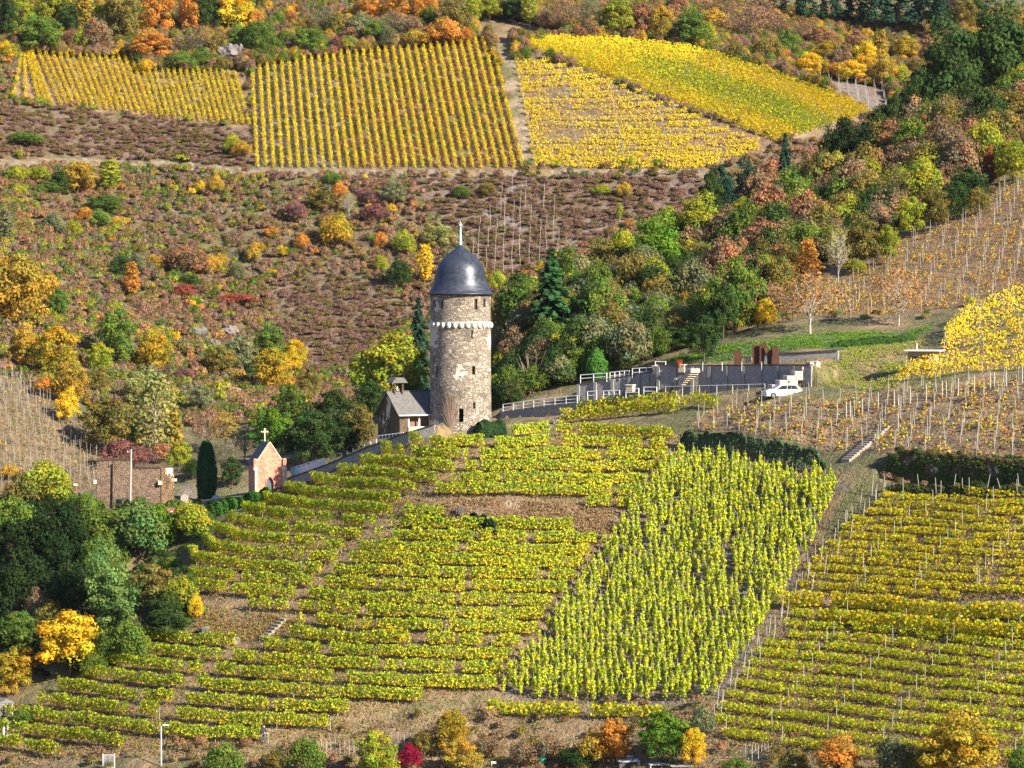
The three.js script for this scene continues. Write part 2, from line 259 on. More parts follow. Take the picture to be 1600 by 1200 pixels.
/* ---------- vine rows ---------- */
const L = { green: [0.26, 0.36, 0.03], lime: [0.50, 0.56, 0.04], yellow: [0.84, 0.64, 0.035], gold: [0.76, 0.47, 0.025], deep: [0.10, 0.16, 0.025], orange: [0.48, 0.19, 0.03], brown: [0.24, 0.13, 0.05], red: [0.42, 0.09, 0.05] };
const stakeGeo = new THREE.CylinderGeometry(0.03, 0.04, 1, 5); stakeGeo.translate(0, 0.5, 0);
const stemGeo = new THREE.CylinderGeometry(0.02, 0.035, 1, 4); stemGeo.translate(0, 0.5, 0);
function resample(line, step) { const out = []; let acc = 0; for (let i = 0; i < line.length - 1; i++) { const [ax, az] = line[i], [bx, bz] = line[i + 1], len = Math.hypot(bx - ax, bz - az); let t = (step - acc) % step; if (!i) { out.push([ax, az]); t = step; } for (; t <= len; t += step) out.push([mix(ax, bx, t / len), mix(az, bz, t / len)]); acc = (acc + len) % step; } return out; }
/* line: [[x, z] ...] on the ground; o: h0, h1 (foliage from and to), w, per (leaves per metre), s (leaf size), tint(x, z, r, v) , fill(x, z) 0..1, stakes (spacing), stakeH */
function vineRow(line, o, r) {
  const lv = new Leaves(), wood = []; let placed = 0;
  const pts = resample(line, 0.25);
  let x0 = pts[0][0], z0 = pts[0][1];
  const root = ground(x0, z0);
  for (let i = 0; i < pts.length; i++) {
    const [x, z] = pts[i], f = o.fill ? o.fill(x, z) : 1, v = vnoise(x * 1.1 + 3, z * 1.1, o.seed ?? 0);
    const f2 = f * sstep(0.12, 0.34, v);
    const n = o.per * 0.25 * f2; let m = Math.floor(n) + (r() < n % 1 ? 1 : 0);
    const y = H(x, z), top = mix(o.h1 * 0.82, o.h1 * 1.1, vnoise(x * 1.4, z * 1.4, 31));
    for (; m > 0; m--) {
      const u = r(), lx = x + (r() - 0.5) * 0.5, lz = z + (r() - 0.5) * 0.5, g = (r() + r() + r()) / 1.5 - 1;
      const yy = y + mix(o.h0, top, u), side = g * o.w * (1.15 - 0.5 * Math.abs(u - 0.45));
      const dx = pts[Math.min(i + 1, pts.length - 1)][0] - pts[Math.max(i - 1, 0)][0], dz = pts[Math.min(i + 1, pts.length - 1)][1] - pts[Math.max(i - 1, 0)][1], dl = Math.hypot(dx, dz) || 1;
      const px = -dz / dl, pz = dx / dl;
      lv.add(lx + px * side - root.x, yy - root.y, lz + pz * side - root.z, px * Math.sign(g) + (r() - 0.5) * 1.4, 0.35 + (r() - 0.5) * 1.4, pz * Math.sign(g) + (r() - 0.5) * 1.4, o.s * (0.7 + 0.6 * r()), o.tint(x, z, r, u), r);
      placed++;
    }
    if (o.stems && i % 4 === 2 && f > 0.2) { const s = stemGeo.clone(); s.scale(1, o.h0 + 0.35, 1); s.rotateZ((r() - 0.5) * 0.3); s.translate(x - root.x, y - 0.05 - root.y, z - root.z); wood.push(s); }
  }
  if (placed < 12) return null;
  const t = thing(o.name ?? 'vine_row', 'row of vines', o.category ?? 'vine row', root, 0, o.group);
  mesh('foliage', lv.geometry(), leafMat, t);
  if (wood.length) mesh('stems', wood, vineWood, t).userData.kind = 'stuff';
  if (o.stakes) for (const [x, z] of resample(line, o.stakes)) { const m = mesh('stake', stakeGeo, o.stakeMat ?? stakeMat, t); m.position.set(x - root.x, H(x, z) - 0.1 - root.y, z - root.z); m.scale.y = (o.stakeH ?? 1.8) * (0.85 + 0.3 * r()); m.rotation.z = (r() - 0.5) * 0.10; m.rotation.x = (r() - 0.5) * 0.10; }
  return t;
}
function contour(h, xa, xb, zNear, zFar, step = 0.8) { // the line along which the land has height h
  const out = [];
  for (let x = xa; x <= xb; x += step) {
    let a = zNear, f = false; for (let z = zNear; z > zFar; z -= 1.5) { if (baseH(x, z) > h) { let lo = z + 1.5, hi = z; for (let i = 0; i < 12; i++) { const m = (lo + hi) / 2; if (baseH(x, m) > h) hi = m; else lo = m; } out.push([x, hi]); f = true; break; } }
    if (!f) out.push(null);
  }
  return out;
}
function pieces(line, poly, gap) { // cut a line to a field
  const out = []; let cur = [];
  for (const p of line) { if (p && inside(poly, p[0], p[1]) && !(gap && gap(p[0], p[1])) && (!cur.length || Math.abs(cur[cur.length - 1][1] - p[1]) < 9)) cur.push(p); else { if (cur.length > 3) out.push(cur); cur = p && inside(poly, p[0], p[1]) && !(gap && gap(p[0], p[1])) ? [p] : []; } }
  if (cur.length > 3) out.push(cur); return out;
}
const ORD = ['topmost', 'second', 'third', 'fourth', 'fifth', 'sixth', 'seventh', 'eighth', 'ninth', 'tenth', 'eleventh', 'twelfth', 'thirteenth', 'fourteenth', 'fifteenth', 'sixteenth', 'seventeenth', 'eighteenth', 'nineteenth', 'twentieth', 'twenty-first', 'twenty-second', 'twenty-third', 'twenty-fourth', 'twenty-fifth', 'twenty-sixth', 'twenty-seventh', 'twenty-eighth', 'twenty-ninth', 'thirtieth', 'thirty-first', 'thirty-second', 'thirty-third', 'thirty-fourth', 'thirty-fifth', 'thirty-sixth', 'thirty-seventh', 'thirty-eighth', 'thirty-ninth', 'fortieth', 'forty-first', 'forty-second', 'forty-third'];
const ordinal = (i, first) => i ? ORD[i] : first;
const dist2seg = (x, z, a, b) => { const dx = b[0] - a[0], dz = b[1] - a[1], t = clamp(((x - a[0]) * dx + (z - a[1]) * dz) / (dx * dx + dz * dz), 0, 1); return Math.hypot(x - a[0] - dx * t, z - a[1] - dz * t); };
const onPath = (pts, w) => (x, z) => { for (let i = 0; i < pts.length - 1; i++) if (dist2seg(x, z, pts[i], pts[i + 1]) < w) return true; return false; };

/* the terraced field below the tower: rows along the contours, broken by stepped paths */
{
  const r = rng(11);
  const path = outline([[780, 695], [745, 725], [690, 760], [630, 800], [600, 830], [560, 860], [520, 895], [480, 935], [440, 975], [415, 1000], [350, 1040], [300, 1080], [262, 1130]]);
  const gap = (x, z) => onPath(path, 0.5)(x, z) || inside(Z.dryPatch, x, z) || inside(Z.cutSlope, x, z);
  const tint = (x, z, rr, u) => {
    const n = fbm(x * 0.09, z * 0.09, 2, 3), k = rr(), warm = n + (fbm(x * 0.7, z * 0.7, 12, 2) - 0.5) * 0.9 + (0.5 - u) * 0.35;
    let c = lerp3(L.green, L.lime, sstep(0.0, 0.6, k));
    if (k * 0.6 + warm * 0.8 > 0.78) c = lerp3(L.lime, L.yellow, rr()); if (u < 0.25 && rr() < 0.3) c = L.gold; if (rr() < 0.17) c = L.deep; if (rr() < 0.05) c = L.brown;
    const b = 0.85 + 0.5 * rr(); return [c[0] * b, c[1] * b, c[2] * b];
  };
  let row = 0;
  for (let h = -0.6; h > -31; h -= 1.13) {
    const parts = pieces(contour(h, -60, 26, -255, -352), Z.leftField, gap);
    parts.forEach((p, i) => {
      if (p.length < 4) return;
      const t = vineRow(p, { h0: 0.5, h1: 1.7, w: 0.4, per: 190, s: 0.165, tint, fill: (x, z) => 0.75 + 0.7 * fbm(x * 0.35, z * 0.35, 6, 2), stems: true, stakes: 5.5, stakeH: 1.55, seed: row, group: 'vine rows of the terraced field below the tower' }, r);
      if (t) { const where = parts.length === 1 ? 'unbroken' : i === 0 ? 'chapel side of the path' : i === parts.length - 1 ? 'beside the staked vines' : 'between two paths'; tag(t, `green yellow vine row, ${ordinal(row, 'topmost')} down the terraced field, ${where}`); }
    });
    row++;
  }
}
/* single staked vines in columns up the slope */
const vineKinds = [];
{
  const r = rng(23), kinds = vineKinds;
  for (let k = 0; k < 7; k++) {
    const lv = new Leaves(), hh = 1.75 + 0.3 * r(), bend = (r() - 0.5) * 0.25, yel = k / 6;
    for (let i = 0; i < 150; i++) { const u = Math.pow(r(), 0.85), w = 0.31 * (0.55 + 0.8 * Math.sin(Math.PI * (0.15 + 0.8 * u))) * (0.4 + 0.8 * vnoise(u * 5, k * 3.1, 2)), a = r() * 6.283, q = Math.sqrt(r()) * w; const kk = r(); let c = kk < 0.22 ? L.green : kk < 0.72 ? L.lime : kk < 0.93 ? lerp3(L.lime, L.yellow, 0.3 + yel * 0.7) : L.deep; const b = 0.8 + 0.5 * r(); lv.add(Math.cos(a) * q + bend * u, 0.35 + u * (hh - 0.35), Math.sin(a) * q, Math.cos(a) + r() - 0.5, 0.4 + r() - 0.5, Math.sin(a) + r() - 0.5, 0.168 * (0.7 + 0.6 * r()), [c[0] * b, c[1] * b, c[2] * b], r); }
    kinds.push(lv.geometry());
  }
  const spots = [];
  const tl = hit(1062, 722), tr = hit(1308, 760), bl = hit(787, 1083), br = hit(1112, 1090);
  const NC = 24;
  for (let c = 0; c < NC; c++) {
    const t = c / (NC - 1), ax = mix(tl.x, tr.x, t), az = mix(tl.z, tr.z, t), bx = mix(bl.x, br.x, t), bz = mix(bl.z, br.z, t), len = Math.hypot(bx - ax, bz - az);
    const n = Math.round(len / 1.16);
    for (let i = 0; i <= n; i++) { const q = (i + (c % 2) * 0.5) / n; if (q > 1) continue; if (r() < 0.06) continue; const x = mix(ax, bx, q) + (r() - 0.5) * 0.2, z = mix(az, bz, q) + (r() - 0.5) * 0.25; spots.push([x, z, c, i]); }
  }
  spots.sort((p, q) => q[1] - p[1]); // nearest first
  const proto = kinds.map(g => { const t = new THREE.Group(); t.name = 'vine_plant'; mesh('foliage', g, leafMat, t); mesh('stake', stakeGeo, stakeMat, t).scale.set(0.8, 2.25, 0.8); return t; });
  const rest = [], spare = [];
  spots.forEach(([x, z, c, i], k) => {
    const s = 0.85 + 0.35 * r(), turn = r() * 6.283;
    if (k < 290) { const t = proto[Math.floor(r() * 7)].clone(); t.name = numbered('vine_plant'); t.position.copy(ground(x, z)); t.rotation.set((r() - 0.5) * 0.12, turn, (r() - 0.5) * 0.12); t.scale.setScalar(s); tag(t, 'single lime green vine on its own pale stake in the steep middle plot', 'vine', 'staked vines in the steep middle plot'); scene.add(t); }
    else { const m = new THREE.Matrix4().compose(ground(x, z), new THREE.Quaternion().setFromEuler(new THREE.Euler((r() - 0.5) * 0.12, turn, (r() - 0.5) * 0.12)), V(s, s, s)); rest.push(m); }
  });
  if (rest.length) {
    const g = thing('upper_staked_vines', 'many lime green staked vines on the upper part of the steep middle plot', 'vines'); g.userData.kind = 'stuff';
    kinds.forEach((k, i) => { const mine = rest.filter((_, j) => j % 7 === i); const im = new THREE.InstancedMesh(k, leafMat, mine.length); im.name = 'foliage'; im.userData.kind = 'stuff'; mine.forEach((m, j) => im.setMatrixAt(j, m)); g.add(im); });
    const im = new THREE.InstancedMesh(stakeGeo, stakeMat, rest.length); im.name = 'stakes'; im.userData.kind = 'stuff'; const sc = new THREE.Matrix4().makeScale(0.8, 2.25, 0.8); rest.forEach((m, j) => im.setMatrixAt(j, m.clone().multiply(sc))); g.add(im);
  }
}
/* the two low-trained fields on the right-hand slope, and the thick double hedge between them */
const tintOf = (list, bright = 0.5) => (x, z, r) => { let k = r(), i = 0; while (i < list.length - 1 && k > list[i][1]) k -= list[i++][1]; const c = list[i][0], b = 0.75 + bright * r(); return [c[0] * b, c[1] * b, c[2] * b]; };
{
  const r = rng(31);
  const tA = tintOf([[L.yellow, 0.34], [L.lime, 0.34], [L.green, 0.12], [L.gold, 0.12], [L.brown, 0.08]]), tB = tintOf([[L.lime, 0.52], [L.yellow, 0.22], [L.green, 0.18], [L.deep, 0.03], [L.gold, 0.05]]);
  const fields = [['rightField', tA, 0.15, 0.95, 'above the double vine hedge', 0.74, 8, -4.4], ['lowRightField', tB, 0.15, 1.05, 'below the double vine hedge', 0.84, 9, -13.2]];
  for (const [key, tint, h0, h1, where, pitch, gapStake, from] of fields) {
    let row = 0;
    for (let h = from; h > -29; h -= pitch) {
      const ps = pieces(contour(h, 18, 62, -230, -312), Z[key]); if (!ps.length) { continue; }
      for (const p of ps) { const t = vineRow(p, { h0, h1: h1 * 0.85, w: 0.75, per: 135, s: 0.16, tint, fill: (x, z) => clamp(0.35 + 2.6 * (fbm(x * 0.5, z * 1.1, 16, 3) - 0.3), 0.1, 1.1), stems: false, stakes: 6.5, stakeH: 1.9, seed: row + 50, group: 'low vine rows ' + where }, r); if (t) tag(t, `low patchy yellow green vine row, ${ordinal(row, 'topmost')} in the field ${where}`); }
      row++;
    }
  }
  const tH = tintOf([[L.yellow, 0.45], [L.green, 0.22], [L.lime, 0.2], [L.gold, 0.13]]);
  [[[1222, 950], [1300, 950], [1400, 960], [1500, 972], [1640, 982]], [[1285, 975], [1360, 982], [1450, 990], [1540, 1000], [1640, 1008]]].forEach((l, i) => {
    const t = vineRow(outline(l), { h0: 0.3, h1: 1.75, w: 0.6, per: 150, s: 0.22, tint: tH, stems: true, stakes: 7, stakeH: 1.7, seed: 90 + i }, r);
    if (t) tag(t, i ? 'thick golden vine row, lower of the dense pair crossing the slope below the bank' : 'thick green and yellow vine row, upper of the dense pair crossing the slope', 'vine row', 'dense double vine hedge');
  });
  const tS = tintOf([[L.lime, 0.3], [L.yellow, 0.4], [L.green, 0.3]]);
  tag(vineRow(outline([[765, 1120], [830, 1122], [930, 1124], [1035, 1125]]), { h0: 0.4, h1: 1.6, w: 0.45, per: 110, s: 0.21, tint: tS, stems: true, stakes: 5, seed: 99 }, r), 'lone bright vine row below the foot of the staked plot', 'vine row');
  // vines in front of the terrace wall, and the two end plants by the tower
  const tW = tintOf([[L.green, 0.35], [L.yellow, 0.25], [L.lime, 0.2], [L.red, 0.12], [L.deep, 0.08]]);
  [[[878, 662], [940, 656], [1010, 648], [1060, 645]], [[905, 650], [960, 642], [1010, 638], [1055, 632]], [[1062, 640], [1085, 636], [1122, 640]]].forEach((l, i) => tag(vineRow(outline(l), { h0: 0.3, h1: 1.7, w: 0.5, per: 95, s: 0.21, tint: i === 1 ? tW : tS, stems: true, stakes: 5, seed: 110 + i }, r), ['green vine row in front of the terrace wall, nearest the slope', 'vine row with red and yellow leaves right under the terrace wall', 'short tall vine row at the stake field end of the terrace wall'][i], 'vine row'));
  const tG = tintOf([[L.yellow, 0.6], [L.gold, 0.25], [L.lime, 0.15]]);
  const top = [[1478, 538], [1500, 510], [1530, 490], [1640, 452]], low = [[1404, 599], [1450, 594], [1540, 582], [1640, 570]];
  for (let i = 0; i < 7; i++) { const a = top.map((p, j) => [mix(p[0], low[j][0], i / 6), mix(p[1], low[j][1], i / 6)]); const line = outline(a).filter(([x, z]) => i > 5 || !(x > 42.2 && x < 48.6 && z < -324 && z > -336)); if (line.length < 2) continue; const t = vineRow(line, { h0: 0.3, h1: 2.0, w: 0.55, per: 74, s: 0.19, tint: tG, fill: (x, z) => clamp(0.3 + 1.6 * (fbm(x * 0.6, z * 0.6, 19, 3) - 0.25), 0.1, 1), stems: true, stakes: 4.5, stakeH: 2.2, seed: 120 + i, group: 'golden vine rows behind the hut' }, r); if (t) tag(t, `bright golden vine row, ${ordinal(i, 'topmost')} of the block beside the small hut`); }
}
/* nearly leafless fields of bare stakes with a little autumn colour at their feet */
const allStakes = [];
function stakeField(poly, alongA, alongB, spacing, pitch, label, category, group, hgt, r, jitter = 0.35, keep = 0.9, lean = 0.10) { // alongA-alongB: direction of the columns
  let x0 = 1e9, x1 = -1e9, z0 = 1e9, z1 = -1e9; for (const [x, z] of poly) { x0 = Math.min(x0, x); x1 = Math.max(x1, x); z0 = Math.min(z0, z); z1 = Math.max(z1, z); }
  const a = hit(...alongA), b = hit(...alongB), ux = (b.x - a.x), uz = (b.z - a.z), l = Math.hypot(ux, uz), dx = ux / l, dz = uz / l, out = [];
  for (let i = -200; i < 200; i++) for (let j = -200; j < 200; j++) { const x = a.x + dx * j * pitch - dz * i * spacing + (r() - 0.5) * jitter, z = a.z + dz * j * pitch + dx * i * spacing + (r() - 0.5) * jitter, k = r(); if (k < keep && x > x0 && x < x1 && z > z0 && z < z1 && inside(poly, x, z)) out.push({ x, z, h: hgt * (0.8 + 0.4 * r()), lx: (r() - 0.5) * lean * 2, lz: (r() - 0.5) * lean * 2, label, category, group, th: 1 }); }
  return out;
}
{
  const r = rng(41);
  const leaf = tintOf([[L.orange, 0.2], [L.gold, 0.2], [L.brown, 0.32], [L.red, 0.04], [L.lime, 0.24]]), leaf2 = tintOf([[L.brown, 0.4], [L.gold, 0.25], [L.orange, 0.2], [L.lime, 0.15]]);
  const nearField = stakeField(Z.stakeField, [1250, 690], [1262, 635], 1.75, 1.5, 'thin pale stake standing in the autumn stake field below the car', 'stake', 'stakes of the autumn field below the car', 2.0, r);
  const upper = stakeField(Z.upperStakes, [1500, 460], [1530, 350], 2.1, 2.4, 'thin pale stake on the steep bare plot under the wooded ridge', 'stake', 'stakes of the steep plot under the ridge', 2.2, r); upper.forEach(s => s.th = 0.8);
  const left = stakeField(Z.leftStakes, [60, 740], [40, 620], 1.05, 2.4, 'thin grey stake in the abandoned plot beyond the ruined wall', 'stake', 'stakes of the plot beyond the ruined wall', 2.3, r, 0.5); left.forEach(s => s.th = 0.65);
  const far = stakeField(Z.farStakes, [540, 560], [530, 440], 1.9, 3.2, 'small pale stake on the scrubby far slope', 'stake', 'stakes on the far slope', 1.5, r, 0.5, 0.6); far.forEach(s => s.th = 0.5);
  const grey = stakeField(Z.farGrey, [1300, 170], [1295, 115], 1.9, 2.6, 'pale stake in the bare grey plot behind the golden vineyard', 'stake', 'stakes of the bare grey plot', 2.2, r, 0.3);
  allStakes.push(...nearField, ...upper, ...left, ...far, ...grey);
  // tall thin poles in loose columns on the slope behind the dome
  const lines = [[745, 430, 752, 340], [758, 440, 768, 330], [772, 440, 778, 345], [786, 430, 790, 310], [800, 430, 803, 320], [812, 420, 814, 300], [826, 415, 832, 320], [842, 410, 846, 350], [853, 395, 855, 340], [864, 385, 867, 310], [872, 400, 876, 365], [735, 440, 742, 380], [820, 330, 823, 285], [850, 330, 852, 290], [800, 300, 801, 280], [782, 340, 785, 290]];
  for (const [xa, ya, xb, yb] of lines) { const n = Math.max(2, Math.round((ya - yb) / 16)); for (let i = 0; i < n; i++) { const p = hit(mix(xa, xb, i / n) + (r() - 0.5) * 2, mix(ya, yb, i / n)); if (p) allStakes.push({ x: p.x, z: p.z, h: 2.3 + r() * 0.9, lx: (r() - 0.5) * 0.06, lz: (r() - 0.5) * 0.06, label: 'tall thin pole in a straight file on the far slope behind the dome', category: 'pole', group: 'pole files on the slope behind the dome', th: 1.15 }); } }
  // end posts along the field path by the car, and the posts beside the steps of the staked plot
  for (let i = 0; i < 12; i++) { const px = 1322 + i * 25, p = hit(px, 648 - i * 4.4 + (i < 2 ? 6 : 0)); allStakes.push({ x: p.x, z: p.z, h: 1.9, lx: 0, lz: 0, label: 'stout pale end post beside the field path beyond the car', category: 'post', group: 'end posts along the field path', th: 2.2 }); if (i % 3 === 0) allStakes.push({ x: p.x + 0.45, z: p.z, h: 1.8, lx: 0, lz: 0.03, label: 'stout pale end post beside the field path beyond the car', category: 'post', group: 'end posts along the field path', th: 2.2 }); }
  for (let i = 0; i < 26; i++) { const t = i / 25, p = hit(mix(1362, 1110, t) + (i % 2) * 16, mix(775, 1120, t)); allStakes.push({ x: p.x, z: p.z, h: 2.2, lx: 0, lz: -0.16 + 0.1 * r(), label: 'slanting pale stake along the path between the staked and low vines', category: 'stake', group: 'slanting stakes along the path', th: 1.2 }); }
  for (let i = 0; i < 9; i++) { const p = hit(1385 + i * 26, 770 + (i % 2) * 6); allStakes.push({ x: p.x, z: p.z, h: 2, lx: 0, lz: (r() - 0.5) * 0.6, label: 'leaning grey stake at the foot of the shaded bank', category: 'stake', group: 'stakes below the shaded bank', th: 1 }); }
  for (const [x0, x1, y, n] of [[612, 690, 1166, 9], [495, 560, 1178, 10], [1165, 1200, 1185, 8]]) for (let i = 0; i < n; i++) { const p = hit(mix(x0, x1, i / (n - 1)), y + 4 * r()); allStakes.push({ x: p.x, z: p.z, h: 1.5, lx: 0, lz: 0, label: 'pale fence stake in the bushes along the bottom verge', category: 'stake', group: 'fence stakes of the bottom verge', th: 1 }); }
  // sparse leaves over the stake fields: ground-hugging old vines
  const lv = (poly, n, s, tint, h, name, label) => { const g = new Leaves(); let x0 = 1e9, x1 = -1e9, z0 = 1e9, z1 = -1e9; for (const [x, z] of poly) { x0 = Math.min(x0, x); x1 = Math.max(x1, x); z0 = Math.min(z0, z); z1 = Math.max(z1, z); }
    for (let i = 0; i < n; i++) { const x = mix(x0, x1, r()), z = mix(z0, z1, r()); if (!inside(poly, x, z)) continue; const f = fbm(x * 0.35, z * 0.35, 61, 2); if (r() > f * 1.7 - 0.2) continue; const y = H(x, z); for (let k = 0; k < 9; k++) g.add(x + (r() - 0.5) * 0.7, y + h * r(), z + (r() - 0.5) * 0.7, r() - 0.5, r(), r() - 0.2, s * (0.7 + 0.6 * r()), tint(x, z, r), r); }
    const m = mesh(name, g.geometry(), leafMat); m.userData.kind = 'stuff'; tag(m, label, 'foliage'); };
  lv(Z.stakeField, 2000, 0.2, leaf, 0.85, 'autumn_foliage', 'thin orange and yellow leaves on old vines in the stake field');
  lv(Z.upperStakes, 4200, 0.16, leaf2, 0.75, 'autumn_foliage', 'brown and golden leaves on old vines of the steep upper plot');
  lv(Z.leftStakes, 2600, 0.17, tintOf([[[0.30, 0.21, 0.12], 0.5], [[0.24, 0.15, 0.11], 0.3], [L.gold, 0.08], [L.green, 0.12]]), 0.8, 'dry_foliage', 'dry brown weeds between the stakes beyond the ruined wall');
  lv(Z.dryPatch, 5000, 0.13, tintOf([[[0.42, 0.3, 0.17], 0.7], [L.brown, 0.3]]), 0.45, 'dry_grass', 'dry pale grass on the bare hollow in the terraced field');
  const litter = tintOf([[[0.34, 0.22, 0.11], 0.4], [L.brown, 0.2], [[0.42, 0.30, 0.13], 0.15], [L.green, 0.2], [L.red, 0.05]]);
  lv(Z.leftField, 26000, 0.12, litter, 0.22, 'leaf_litter', 'fallen leaves and weeds between the vine rows of the terraced field');
  lv(Z.midField, 9000, 0.11, litter, 0.18, 'leaf_litter', 'fallen leaves and weeds under the staked vines');
  lv(Z.rightField, 9000, 0.12, litter, 0.22, 'leaf_litter', 'fallen leaves and weeds between the low rows under the bank');
  lv(Z.lowRightField, 14000, 0.12, litter, 0.22, 'leaf_litter', 'fallen leaves and weeds between the lowest low rows');
  lv(Z.cutSlope, 3000, 0.12, litter, 0.25, 'leaf_litter', 'dry weeds on the bare cutting of the terraced field');
  lv(Z.bottomStrip, 9000, 0.14, tintOf([[[0.36, 0.25, 0.13], 0.55], [L.brown, 0.25], [L.green, 0.2]]), 0.4, 'dry_grass', 'dry pale grass along the verge at the foot of the slope');
  lv(Z.mound, 4000, 0.13, tintOf([[L.green, 0.45], [[0.36, 0.27, 0.12], 0.55]]), 0.3, 'rough_grass', 'rough grass on the mound beside the terrace wall end');
  lv(Z.lawn, 6000, 0.12, tintOf([[[0.09, 0.2, 0.03], 0.7], [L.green, 0.3]]), 0.18, 'green_grass', 'short green grass on the terrace above the walls');
}
{ // the nearest 280 stakes are things, the rest one object
  allStakes.sort((a, b) => b.z - a.z);
  const proto = mesh('vineyard_stake', stakeGeo, stakeMat); scene.remove(proto); names.vineyard_stake = -1;
  const rest = [];
  allStakes.forEach((s, i) => {
    const p = ground(s.x, s.z); p.y -= 0.1;
    if (i < 290) { const m = proto.clone(); m.name = numbered(s.category === 'post' ? 'field_post' : 'vineyard_stake'); m.position.copy(p); m.scale.set(s.th, s.h, s.th); m.rotation.set(s.lx, 0, s.lz); m.userData = {}; tag(m, s.label, s.category, s.group); scene.add(m); }
    else rest.push(new THREE.Matrix4().compose(p, new THREE.Quaternion().setFromEuler(new THREE.Euler(s.lx, 0, s.lz)), V(s.th, s.h, s.th)));
  });
  const im = new THREE.InstancedMesh(stakeGeo, stakeMat, rest.length); im.name = 'distant_stakes'; rest.forEach((m, i) => im.setMatrixAt(i, m)); im.userData.kind = 'stuff'; tag(im, 'many distant thin stakes standing on the bare slopes', 'stakes'); scene.add(im);
}
